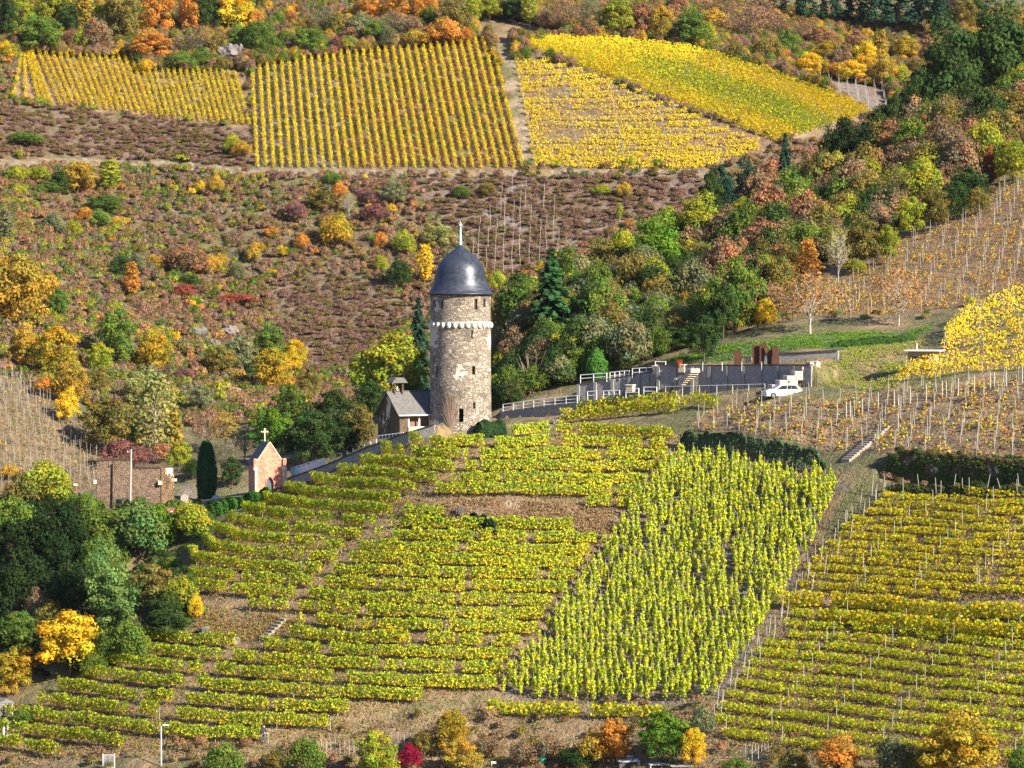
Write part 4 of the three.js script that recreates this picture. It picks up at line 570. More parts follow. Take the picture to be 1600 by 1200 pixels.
  const pil = at(118, 790, 350); pil.y = H(pil.x, pil.z); const pi = thing('stone_pillar', 'weathered pale stone pillar between bushes and ruined wall', 'pillar', pil); mesh('shaft', uvBox(0.45, 2.9, 0.45, 0, 1.4, 0), paleWall, pi); mesh('cap', box(0.55, 0.25, 0.55, 0, 2.95, 0, 0.2, 0.05), sandMat, pi);
  const bench = at(262, 789, 346); bench.y = H(bench.x, bench.z); const b = thing('red_bench', 'reddish bench before the pale end of the ruined wall', 'bench', bench, 0.1); mesh('seat', box(1.7, 0.08, 0.4, 0, 0.45, 0, 0, 0.02), std(0.42, 0.13, 0.08), b); mesh('backrest', box(1.7, 0.35, 0.06, 0, 0.8, -0.2, 0, 0.02), std(0.42, 0.13, 0.08), b); for (const x of [-0.7, 0.7]) mesh('leg', box(0.08, 0.45, 0.36, x, 0.21, 0), timberMat, b);
  const fl = at(166, 789, 346.5); fl.y = H(fl.x, fl.z); const fp = thing('grave_bush', 'small dark red bush on the cemetery terrace', 'bush', fl); const r = rng(3), lv = new Leaves(); for (let i = 0; i < 160; i++) lv.add((r() - 0.5) * 1.1, 0.1 + r() * 0.8, (r() - 0.5) * 0.8, r() - 0.5, r(), r() - 0.3, 0.16, [0.22 + 0.1 * r(), 0.03, 0.03], r); mesh('foliage', lv.geometry(), leafMat, fp);
}
/* ---------- retaining walls with coping stones, railings ---------- */
function retaining(name, line, label, mat, coping = true) {
  const a0 = line[0], o = thing(name, label, 'wall', V(a0.x, a0.foot, a0.z));
  for (let i = 0; i < line.length - 1; i++) {
    const a = line[i], b = line[i + 1], dx = b.x - a.x, dz = b.z - a.z, L = Math.hypot(dx, dz), s = new THREE.Shape(); s.moveTo(0, a.foot - 1 - a0.foot); s.lineTo(L, b.foot - 1 - a0.foot); s.lineTo(L, b.top - a0.foot); s.lineTo(0, a.top - a0.foot); s.lineTo(0, a.foot - 1 - a0.foot);
    const g = new THREE.ExtrudeGeometry(s, { depth: 0.45, bevelEnabled: false }), ry = Math.atan2(-dz, dx); g.translate(0, 0, -0.25); g.rotateY(ry); g.translate(a.x - a0.x, 0, a.z - a0.z); mesh('wall_section', g, mat, o);
    if (mat === concrete && b.top - b.foot > 2) for (let k = 0; k <= 3; k++) { const t = k / 3, hh = mix(a.top - a.foot, b.top - b.foot, t), q = mesh('pilaster', box(0.4, hh + 0.9, 0.22, 0, 0, 0, 0, 0.03), mat, o); q.position.set(mix(a.x, b.x, t) - a0.x + Math.sin(ry) * 0.25, mix(a.foot, b.foot, t) - a0.foot + hh / 2 - 0.5, mix(a.z, b.z, t) - a0.z + Math.cos(ry) * 0.25); q.rotation.y = ry; }
    if (coping) { const n = Math.max(2, Math.round(L / 0.9)); for (let k = 0; k < n; k++) { const t = (k + 0.5) / n, q = mesh('coping_stone', box(L / n - 0.03, 0.13, 0.62, 0, 0, 0, 0, 0.02), greyWall, o); q.position.set(mix(a.x, b.x, t) - a0.x, mix(a.top, b.top, t) - a0.foot + 0.066 + 0.02 * hash3(k, i, 4), mix(a.z, b.z, t) - a0.z); q.rotation.set(0, ry, Math.atan2(b.top - a.top, L), 'YXZ'); } }
  }
  return o;
}
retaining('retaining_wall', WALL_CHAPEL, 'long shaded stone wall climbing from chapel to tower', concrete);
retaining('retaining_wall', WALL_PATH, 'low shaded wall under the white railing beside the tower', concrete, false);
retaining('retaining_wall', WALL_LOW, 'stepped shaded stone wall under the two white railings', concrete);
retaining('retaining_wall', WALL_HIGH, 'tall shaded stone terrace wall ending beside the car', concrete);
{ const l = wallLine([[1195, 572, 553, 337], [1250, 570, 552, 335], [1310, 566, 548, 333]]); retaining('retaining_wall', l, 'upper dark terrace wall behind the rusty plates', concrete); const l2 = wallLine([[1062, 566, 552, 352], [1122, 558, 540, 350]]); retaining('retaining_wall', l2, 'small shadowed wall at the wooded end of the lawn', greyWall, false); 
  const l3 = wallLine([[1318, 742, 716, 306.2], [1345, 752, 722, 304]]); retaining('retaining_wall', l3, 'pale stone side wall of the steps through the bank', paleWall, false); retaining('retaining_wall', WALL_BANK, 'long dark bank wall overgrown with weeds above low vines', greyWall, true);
  const l5 = wallLine([[428, 782, 766, 335.5], [455, 776, 760, 334], [492, 766, 752, 331.5]]); retaining('retaining_wall', l5, 'short sunlit rough wall at the foot of the chapel', paleWall); }
function railing(line, opts, label) { // line [[column, rail line, distance], ...]
  const pts = line.map(([px, py, d]) => at(px, py, d)), o = thing('railing', label, 'railing', pts[0].clone()), h = opts.h ?? 1; const P0 = pts[0];
  for (let i = 0; i < pts.length - 1; i++) { const a = pts[i].clone().sub(P0), b = pts[i + 1].clone().sub(P0), L = a.distanceTo(b), n = Math.max(1, Math.round(L / (opts.step ?? 1.6))); for (let k = 0; k <= n; k++) if (k < n || i === pts.length - 2) { const q = a.clone().lerp(b, k / n); mesh('post', bar(q.clone().add(V(0, -h, 0)), q.clone().add(V(0, 0.05, 0)), opts.r ?? 0.06, 6), railMat, o); } for (let q = 0; q < (opts.rails ?? 2); q++) mesh('rail', bar(a.clone().add(V(0, -q * h * 0.42, 0)), b.clone().add(V(0, -q * h * 0.42, 0)), (opts.r ?? 0.06) * 0.8, 6), railMat, o); if (opts.pane) for (let k = 0; k < n; k++) { const q = a.clone().lerp(b, (k + 0.5) / n), g = box(L / n - 0.18, h * 0.8, 0.03, 0, 0, 0); const m = mesh('panel', g, std(0.5, 0.62, 0.72, 0.25), o); m.position.copy(q).add(V(0, -h * 0.5, 0)); m.rotation.y = Math.atan2(-(b.z - a.z), b.x - a.x); } }
  return o;
}
railing([[455, 731, 340], [507, 716, 335.6]], { h: 1.25, step: 0.85, pane: true, rails: 1 }, 'pale blue panel railing at the lower end of the long wall');
{ const o = thing('wall_posts', 'row of short white posts along the top of the long wall', 'railing', at(515, 716, 335.2)); const P = o.position.clone(); for (let i = 0; i < 9; i++) { const t = i / 8, q = at(mix(515, 588, t), mix(716, 688, t), mix(335.2, 330, t)).sub(P); mesh('post', bar(q.clone().add(V(0, -0.9, 0)), q.clone().add(V(0, 0.1, 0)), 0.07, 6), railMat, o); } }
railing([[592, 681, 329.6], [630, 676, 327.2]], { h: 1.0, step: 0.5, rails: 2 }, 'short white railing in front of the small house');
railing([[786, 632, 348], [850, 623, 344.6], [902, 618, 341.8]], { h: 0.9, step: 1.5, rails: 3 }, 'long white railing climbing the path beside the tower');
railing([[907, 586, 345.6], [948, 583, 343.8]], { h: 1.0, step: 1.5, rails: 2 }, 'white railing on the wall, nearest the egg shaped conifer');
railing([[953, 582, 343.6], [983, 579, 342.4]], { h: 1.0, step: 0.7, rails: 3 }, 'close barred white railing in the middle of the stepped wall');
railing([[988, 576, 342], [1021, 574, 340.6]], { h: 1.1, step: 1.0, rails: 2 }, 'white railing with tall posts next to the square gate frame');
railing([[1024, 565, 340.2], [1040, 565, 339.5]], { h: 1.0, step: 1.1, rails: 2 }, 'square white gate frame on top of the stepped wall');
railing([[918, 612, 341], [932, 611, 340.4]], { h: 1.1, step: 1.0, rails: 2 }, 'small white frame on the lower path, first of the four');
railing([[943, 611, 340], [968, 610, 338.8]], { h: 1.0, step: 0.85, rails: 2 }, 'white frame on the lower path, second of the four');
railing([[978, 607, 338.4], [998, 607, 337.4]], { h: 1.1, step: 1.4, rails: 2 }, 'white frame on the lower path, third of the four');
railing([[1006, 605, 337.4], [1026, 605, 336.4]], { h: 1.1, step: 1.4, rails: 2 }, 'white frame on the lower path, nearest the tall wall');
railing([[1040, 604, 335.6], [1120, 602, 331.6], [1195, 600, 328]], { h: 1.2, step: 2.0, rails: 1, r: 0.03 }, 'thin pale handrail along the foot of the tall wall');
railing([[1098, 566, 334.8], [1190, 566, 330.6]], { h: 1.0, step: 2.2, rails: 0, r: 0.035 }, 'thin pale posts standing along the top of the tall terrace wall');
/* steps and blocks of pale stone on the terraces */
function steps_(a, b, n, w, label, mat, hgt) { const o = thing('stone_steps', label, 'steps', a.clone()); const v = b.clone().sub(a); for (let i = 0; i < n; i++) { const m = mesh('step', box(w, hgt ?? Math.abs(v.y) / n + 0.25, Math.hypot(v.x, v.z) / n + 0.35, 0, 0, 0, 0, 0.03), mat, o); m.position.set(v.x * (i + 0.5) / n, v.y * (i + 0.6) / n, v.z * (i + 0.5) / n); m.rotation.y = Math.atan2(v.x, v.z); } return o; }
steps_(at(1068, 600, 337.2), at(1085, 578, 335.6), 7, 1.3, 'pale stone steps between the stepped wall and tall wall', sandMat);
steps_(at(1205, 612, 326.6), at(1276, 570, 328), 6, 1.5, 'stepped pale stone parapet rising behind the car', sandMat, 1.0);
{ const a = hit(1322, 722), b = hit(1385, 668); steps_(a, b, 16, 1.1, 'worn stone steps climbing through the bank to the stake field', std(0.34, 0.28, 0.23)); const c = hit(412, 1000), d = hit(446, 968); steps_(c, d, 7, 0.9, 'short stone steps in the bare cutting of the terraced field', std(0.27, 0.22, 0.18)); }
{ const mk = (px, py, d, w, h, label) => { const q = at(px, py, d), o = thing('stone_block', label, 'stone block', q, -0.5); mesh('block', box(w, h, w * 0.8, 0, h / 2, 0, 0, 0.05), sandMat, o); mesh('cap', box(w + 0.12, 0.12, w * 0.8 + 0.12, 0, h + 0.06, 0, 0, 0.02), std(0.66, 0.58, 0.48), o); }; mk(1028, 585, 339.8, 1.0, 0.9, 'pale stone block under the square gate frame'); mk(1066, 582, 337.2, 0.8, 0.8, 'pale stone pier at the top of the terrace steps'); mk(1273, 576, 327.4, 0.7, 0.7, 'pale stone pier at the far end of the tall wall'); mk(1170, 566, 334, 0.8, 0.6, 'white stone block between the rusty plates'); mk(985, 612, 337.2, 0.9, 0.7, 'pale stone block beside the third white frame'); }
/* rusty steel plates on the terrace */
[[1153, 575, 550, 0.85, 'single rusty steel plate standing apart from the other plates', 0], [1181, 570, 542, 0.8, 'rusty steel plate at the wooded end of the group of four', 1], [1192, 570, 540, 0.75, 'tapering rusty steel plate, second of the group of four', 2], [1202, 570, 542, 0.7, 'forked rusty steel plate, third of the group of four', 3], [1212, 569, 541, 0.75, 'pointed rusty steel plate nearest the upper dark wall', 4]].forEach(([px, y0, y1, w, label, s], i) => {
  const d = 333.5 - i * 0.5, p = at(px, y0, d), h = (y0 - y1) * d / FOCAL + 0.2, o = thing('steel_sculpture', label, 'sculpture', p, -0.15); const shapes = [[[-0.5, 0], [0.5, 0], [0.45, 1], [-0.5, 0.95]], [[-0.5, 0], [0.5, 0], [0.5, 1], [-0.55, 1]], [[-0.45, 0], [0.1, 0], [0.5, 1], [-0.5, 1]], [[-0.3, 0], [0.4, 0], [0.5, 0.95], [0.1, 0.7], [-0.4, 1]], [[-0.5, 0], [0.5, 0], [0.45, 0.7], [0.1, 1.05], [-0.4, 0.75]]][s].map(q => [q[0] * w, q[1] * h]); mesh('plate', prism(shapes, 0.12, -0.06, 0.01), rustMat, o); mesh('foot', box(w * 1.1, 0.1, 0.5, 0, 0.02, 0, 0, 0.02), rustMat, o); });
{ const lb = (px, y0, y1, d, x, label) => { const p = at(px, y0, d), o = thing('flower_pot', label, 'pot', p); mesh('pot', new THREE.CylinderGeometry(0.25, 0.18, 0.4, 12).translate(0, 0.2, 0), std(0.45, 0.16, 0.08), o); const r = rng(px), lv = new Leaves(); for (let i = 0; i < 60; i++) lv.add((r() - 0.5) * 0.6, 0.4 + 0.4 * r(), (r() - 0.5) * 0.6, r() - 0.5, r(), r() - 0.3, 0.13, x, r); mesh('plant', lv.geometry(), leafMat, o); }; lb(1062, 573, 568, 337, [0.6, 0.12, 0.03], 'terracotta pot of orange flowers on the terrace wall'); }
/* ---------- parked car ---------- */
{
  const p = hit(1223, 622); p.y = H(p.x, p.z); const t = thing('parked_car', 'silver white estate car parked at the end of the tall terrace wall', 'car', at(1222, 622, 324.4), 0.22); 
  const paint = new THREE.MeshPhysicalMaterial({ color: new THREE.Color().setRGB(0.6, 0.63, 0.68), roughness: 0.3, clearcoat: 0.8, clearcoatRoughness: 0.1 });
  const prof = [[-2.0, 0.3], [-2.02, 0.72], [-1.75, 0.88], [-1.05, 0.98], [-0.35, 1.46], [0.3, 1.52], [1.35, 1.48], [1.85, 1.02], [2.0, 0.9], [2.02, 0.34], [1.7, 0.28], [-1.7, 0.28]];
  mesh('body', prism(prof, 1.5, -0.75, 0.08), paint, t);
  for (const s of [-1, 1]) { mesh('side_window', prism([[-0.85, 1.0], [-0.3, 1.38], [0.28, 1.43], [0.28, 1.0]], 0.03, s * 0.835 - 0.015), glassMat, t); mesh('side_window', prism([[0.36, 1.0], [0.36, 1.43], [1.25, 1.40], [1.6, 1.02]], 0.03, s * 0.835 - 0.015), glassMat, t); for (const x of [-1.25, 1.25]) { const w = new THREE.Group(); w.name = 'wheel'; w.position.set(x, 0.32, s * 0.76); t.add(w); const ty = new THREE.CylinderGeometry(0.32, 0.32, 0.22, 20); ty.rotateX(Math.PI / 2); mesh('tyre', ty, std(0.02, 0.02, 0.02), w); const rm = new THREE.CylinderGeometry(0.19, 0.19, 0.235, 14); rm.rotateX(Math.PI / 2); mesh('rim', rm, std(0.5, 0.5, 0.52, 0.3, { metalness: 0.8 }), w); } mesh('headlight', box(0.1, 0.16, 0.34, -2.03, 0.68, s * 0.52, 0, 0.03), std(0.8, 0.8, 0.82, 0.1), t); mesh('tail_light', box(0.08, 0.3, 0.2, 2.05, 0.82, s * 0.64, 0, 0.02), std(0.45, 0.02, 0.02, 0.3), t); }
  const ws = box(0.03, 0.78, 1.3); ws.rotateZ(-0.97); ws.translate(-0.74, 1.26, 0); mesh('windscreen', ws, glassMat, t);
}
/* ---------- hut beside the golden vines ---------- */
{
  const p = at(1442, 584, 325); p.y = H(p.x, p.z) - 0.2; const t = thing('garden_hut', 'small plastered hut with a flat overhanging roof among golden vines', 'hut', p, -0.35); const top = at(1442, 549, 325).y - p.y;
  mesh('wall', [box(2.9, top, 2.0, 0, top / 2, 0)], std(0.40, 0.32, 0.24), t); mesh('end_wall', box(0.06, top - 0.1, 1.9, 1.48, top / 2, 0), std(0.62, 0.40, 0.20), t); mesh('door', box(0.75, top - 0.35, 0.06, 0.35, (top - 0.35) / 2, 1.03), std(0.30, 0.15, 0.08), t); mesh('window', box(0.8, 0.6, 0.05, -0.8, top * 0.6, 1.03), glassMat, t); mesh('roof', box(4.0, 0.16, 2.9, 0.15, top + 0.09, 0.1, 0, 0.03), std(0.62, 0.60, 0.60), t); mesh('stovepipe', new THREE.CylinderGeometry(0.07, 0.07, 0.8, 8).translate(-0.7, top + 0.5, 0), std(0.6, 0.6, 0.6), t);
}
const HUEI = [[0.055, 0.10, 0.028], [0.14, 0.15, 0.05], [0.10, 0.16, 0.045]];
/* ---------- hedges ---------- */
function hedge(line, h, w, c, label, n, s = 0.2) { const r = rng(line[0][0] | 0), pts = line.map(([px, py, d]) => d ? at(px, py, d) : hit(px, py)), o = pts[0].clone(), lv = new Leaves(), st = []; o.y = H(o.x, o.z); for (let i = 0; i < n; i++) { const t = r() * (pts.length - 1), k = Math.min(pts.length - 2, Math.floor(t)), x = mix(pts[k].x, pts[k + 1].x, t - k), z = mix(pts[k].z, pts[k + 1].z, t - k), a = r() * Math.PI, lump = clamp(Math.min(t, pts.length - 1 - t) * 2.5 + 0.3, 0, 1) * (0.8 + 0.4 * vnoise(x * 1.7, z * 1.7, 8)) * (0.8 + 0.4 * vnoise(x * 0.8, z * 0.8, 5)), q = 0.9 + 0.14 * r(), sx = Math.cos(a) * w * q * lump, sy = Math.pow(Math.sin(a), 0.7) * h * q * lump, b = 0.7 + 0.6 * r(); lv.add(x - o.x + sx * 0.5, H(x, z) + sy - o.y, z - o.z + sx, (r() - 0.5), Math.sin(a) + (r() - 0.5), Math.cos(a) + (r() - 0.5), s * (0.7 + 0.6 * r()), [c[0] * b, c[1] * b, c[2] * b], r); } for (let i = 0; i < 12; i++) { const k = i / 12 * (pts.length - 1), j = Math.floor(k), x = mix(pts[j].x, pts[j + 1].x, k - j), z = mix(pts[j].z, pts[j + 1].z, k - j); st.push(bar(V(x - o.x, H(x, z) - o.y - 0.2, z - o.z), V(x - o.x + 0.1, H(x, z) - o.y + h * 0.7, z - o.z), 0.05, 4)); } const g = thing('hedge', label, 'hedge', o); mesh('foliage', lv.geometry(), leafMat, g); mesh('stems', st, woodMat, g).userData.kind = 'stuff'; }
hedge([[318, 792, 341], [350, 785, 340], [395, 777, 337.5], [425, 770, 335.8]], 1.35, 1.3, [0.075, 0.19, 0.03], 'bright green clipped hedge below the chapel door', 5200);
hedge([[742, 684, 326.8], [765, 681, 327], [790, 676, 327.2]], 1.8, 1.0, [0.05, 0.10, 0.035], 'dark green hedge in shade at the foot of the tower', 4200);
hedge([[1062, 700], [1110, 704], [1160, 712], [1220, 722], [1290, 733]], 2.0, 1.1, [0.125, 0.19, 0.09], 'dusky green hanging growth covering the bank above staked vines', 8200);

hedge([[735, 822], [755, 828], [772, 836]], 1.5, 1.0, [0.03, 0.07, 0.03], 'dark green shrub on the lip of the dry hollow', 2600);
hedge([[640, 822], [670, 815], [700, 812]], 0.8, 0.6, [0.04, 0.075, 0.025], 'low dark creeper on the lip of the dry hollow', 1500);
hedge([[1300, 556, 341], [1360, 548, 343], [1430, 538, 345]], 0.7, 0.8, [0.06, 0.12, 0.03], 'low green scrub along the shaded lip of the grass terrace', 2600);
hedge([[1400, 716], [1450, 719], [1530, 726], [1630, 735]], 0.5, 0.7, [0.14, 0.12, 0.05], 'brown weeds hanging over the top of the bank wall', 3000);
hedge([[1395, 766], [1460, 771], [1540, 775], [1630, 780]], 0.8, 0.6, [0.10, 0.12, 0.04], 'olive weeds along the foot of the bank wall', 3000);
{ // ivy and bramble over the bank wall
  const r = rng(61), lv = new Leaves(), a0 = WALL_BANK[0];
  for (let i = 0; i < 5200; i++) { const t = r() * (WALL_BANK.length - 1), k = Math.min(WALL_BANK.length - 2, Math.floor(t)), a = WALL_BANK[k], b = WALL_BANK[k + 1], x = mix(a.x, b.x, t - k), z = mix(a.z, b.z, t - k), u = r(), y = mix(mix(a.foot, b.foot, t - k), mix(a.top, b.top, t - k) + 0.1, u); if (vnoise(x * 0.5, y * 0.9, z * 0.5) < 0.36) continue; const c = [HUEI[0], HUEI[1], HUEI[2]][Math.floor(r() * 3)], q = 0.2 + 0.3 * r(), m = 0.8 + 0.5 * r(); lv.add(x - a0.x - q * 0.6, y - a0.foot, z - a0.z + q * 0.8, -0.5 + r() - 0.5, 0.4 + r() - 0.5, 0.8 + r() - 0.5, 0.22, [c[0] * m, c[1] * m, c[2] * m], r); }
  const o = thing('wall_ivy', 'ivy and bramble spread over the long dark bank wall', 'ivy', V(a0.x, a0.foot, a0.z)); mesh('foliage', lv.geometry(), leafMat, o);
}
/* ---------- rocks ---------- */
function rock(p, w, h, label, c, seed) { const r = rng(seed), g = new THREE.IcosahedronGeometry(0.5, 5), a = g.attributes.position; for (let i = 0; i < a.count; i++) { const x = a.getX(i), y = a.getY(i), z = a.getZ(i), k = 0.75 + 0.6 * fbm(x * 2.2 + seed, y * 2.2, z * 2.2, 4) + 0.12 * Math.sign(vnoise(x * 5, y * 9, z * 5 + seed) - 0.5); a.setXYZ(i, x * k, y * k, z * k); } g.computeVertexNormals(); const m = mesh('rock', g, new THREE.MeshStandardMaterial({ color: new THREE.Color().setRGB(...c), map: soilTex, roughness: 0.95 })); m.position.copy(p); m.position.y += h * 0.2; m.scale.set(w, h, w * 0.7); m.rotation.y = r() * 6; tag(m, label, 'rock'); }
rock(hit(320, 990), 1.7, 1.0, 'dark boulder at the foot of the bare cutting', [0.16, 0.14, 0.13], 1); rock(hit(368, 1004), 1.3, 0.8, 'grey boulder beside the short steps of the cutting', [0.26, 0.22, 0.19], 2); rock(hit(718, 806), 1.2, 1.2, 'dark rock standing on the edge of the dry hollow', [0.1, 0.09, 0.09], 3); rock(hit(355, 98), 6, 5, 'pale grey rock outcrop above the far vine plot', [0.24, 0.21, 0.19], 4); rock(hit(372, 95), 3.5, 5, 'narrow grey crag beside the pale outcrop', [0.2, 0.18, 0.17], 5); rock(hit(312, 530, 440), 3.6, 3, 'grey crag among scrub on the far slope', [0.2, 0.17, 0.16], 6); rock(hit(360, 525, 440), 3.2, 2.5, 'pale grey crag under the mustard tree on the far slope', [0.25, 0.21, 0.19], 7); rock(hit(362, 620, 430), 5, 2.4, 'pale scree rock over the brick chapel', [0.27, 0.21, 0.17], 8); rock(hit(335, 548, 440), 2.6, 2.6, 'dark crag in the scrub between the two grey crags', [0.18, 0.16, 0.16], 9);
rock(hit(870, 662), 1.1, 0.8, 'pale broken boulder on the bare ground beside the tower path', [0.42, 0.37, 0.33], 10); rock(hit(852, 668), 1.6, 0.6, 'low dark rubble heap by the tower path', [0.2, 0.17, 0.16], 11);
/* ---------- things along the bottom edge ---------- */
{
  const lp = hit(252, 1196); const t = thing('street_lamp', 'white street lamp with a short curved head at the foot of vines', 'street lamp', lp); const h = at(252, 1136, -lp.z).y - lp.y; mesh('pole', bar(V(0, -0.5, 0), V(0, h, 0), 0.07, 10, 0.05), std(0.75, 0.76, 0.77, 0.4), t); const arm = new THREE.TubeGeometry(new THREE.QuadraticBezierCurve3(V(0, h - 0.05, 0), V(0.02, h + 0.18, 0), V(0.28, h + 0.2, 0)), 8, 0.045, 6); mesh('arm', arm, std(0.75, 0.76, 0.77, 0.4), t); mesh('lamp_head', new RoundedBoxGeometry(0.6, 0.16, 0.26, 3, 0.07).translate(0.42, h + 0.19, 0), std(0.82, 0.83, 0.84, 0.3), t);
  const l2 = hit(768, 1199), t2 = thing('street_lamp', 'white lamp head just showing at the bottom edge among bushes', 'street lamp', V(l2.x, l2.y - 2.6, l2.z)); mesh('pole', bar(V(0, 0, 0), V(0, 3.0, 0), 0.06, 8), std(0.75, 0.76, 0.77, 0.4), t2); mesh('lamp_head', new RoundedBoxGeometry(0.5, 0.2, 0.25, 3, 0.07).translate(0.2, 3.05, 0), std(0.82, 0.83, 0.84, 0.3), t2);
  const gp = hit(170, 1203), g = thing('metal_gate', 'grey barred metal gate at the foot of the terraced vineyard', 'gate', gp); for (const s of [-0.55, 0.55]) mesh('gate_post', box(0.1, 1.6, 0.1, s, 0.75, 0, 0, 0.01), std(0.55, 0.55, 0.56, 0.4), g); for (const y of [0.2, 1.45]) mesh('rail', box(1.0, 0.06, 0.05, 0, y, 0), std(0.55, 0.55, 0.56, 0.4), g); for (let i = 0; i < 8; i++) mesh('gate_bar', box(0.035, 1.25, 0.035, -0.42 + i * 0.12, 0.82, 0), std(0.55, 0.55, 0.56, 0.4), g);
  [[6, 1150, 1.2], [12, 1145, 1.6]].forEach(([px, py, hh], i) => { const q = hit(px, py + 6), o = thing('marker_post', i ? 'tall white post beside the vines in the lower corner' : 'short white post beside the taller corner post', 'post', q); mesh('shaft', box(0.17, hh, 0.17, 0, hh / 2, 0, 0, 0.02), whiteMat, o); mesh('cap', new THREE.ConeGeometry(0.13, 0.12, 4).translate(0, hh + 0.06, 0), whiteMat, o); });
  const sp = hit(8, 1118), s = thing('garden_shed', 'little white framed shed under the corner trees', 'shed', V(sp.x, sp.y, sp.z), 0.3); mesh('wall', box(1.4, 1.3, 1.2, 0, 0.65, 0), std(0.16, 0.14, 0.12), s); mesh('frame', [box(0.1, 1.3, 0.1, -0.66, 0.65, 0.62), box(0.1, 1.3, 0.1, 0.66, 0.65, 0.62), box(1.4, 0.1, 0.1, 0, 1.28, 0.62), box(0.1, 1.2, 0.1, 0, 0.65, 0.62)], whiteMat, s); mesh('roof', prism([[-0.9, 1.32], [0.9, 1.32], [0, 1.7]], 1.5, -0.75, 0.02), std(0.2, 0.19, 0.19), s);
  // garden clutter at the bottom edge
  const bx = hit(985, 1196), shed = thing('garden_shelter', 'low white fronted shelter half hidden at the bottom edge', 'shelter', V(bx.x, bx.y - 0.7, bx.z), 0.1); mesh('wall', box(1.6, 1.1, 1.2, -0.3, 0.55, 0), std(0.09, 0.08, 0.08), shed); mesh('roof', box(2.0, 0.12, 1.5, -0.2, 1.16, 0, 0, 0.03), std(0.55, 0.54, 0.53), shed); mesh('front_panel', box(0.12, 1.0, 1.0, 0.6, 0.55, 0.3, 0.3, 0.02), whiteMat, shed); mesh('chimney_box', box(0.7, 0.4, 0.5, -0.1, 1.42, 0, 0, 0.03), std(0.16, 0.16, 0.18), shed);
  const tb = hit(1030, 1198), table = thing('garden_table', 'white garden table with slatted top beside the low shelter', 'table', V(tb.x, tb.y - 0.5, tb.z), 0.1); for (let i = 0; i < 6; i++) mesh('slat', box(1.9, 0.05, 0.16, 0, 0.75, -0.5 + i * 0.2, 0, 0.01), whiteMat, table); for (const [x, z] of [[-0.85, -0.45], [0.85, -0.45], [-0.85, 0.45], [0.85, 0.45]]) mesh('leg', box(0.07, 0.75, 0.07, x, 0.37, z), whiteMat, table);
  const wp = hit(1065, 1200), wt = thing('wood_stack', 'covered pile of reddish firewood at the bottom edge', 'firewood', V(wp.x, wp.y - 0.5, wp.z)); for (let i = 0; i < 24; i++) { const c = new THREE.CylinderGeometry(0.1, 0.1, 0.9, 8); c.rotateX(Math.PI / 2); const m = mesh('log', c, std(0.36, 0.17, 0.09), wt); m.position.set(-0.8 + (i % 8) * 0.23, 0.12 + Math.floor(i / 8) * 0.2, 0); } mesh('cover', box(2.1, 0.06, 1.1, 0.02, 0.74, 0, 0, 0.02), std(0.4, 0.4, 0.42), wt);
  const br = hit(848, 1192), bt = thing('water_barrel', 'turquoise water barrel among weeds at the bottom edge', 'barrel', V(br.x, br.y - 0.2, br.z)); mesh('barrel', new THREE.LatheGeometry([[0.02, 0], [0.3, 0], [0.36, 0.3], [0.37, 0.55], [0.3, 0.9], [0.02, 0.92]].map(q => new THREE.Vector2(...q)), 18), std(0.04, 0.36, 0.26, 0.4), bt); mesh('lid', new THREE.CylinderGeometry(0.31, 0.31, 0.06, 18).translate(0, 0.94, 0), std(0.04, 0.3, 0.22, 0.4), bt);
}

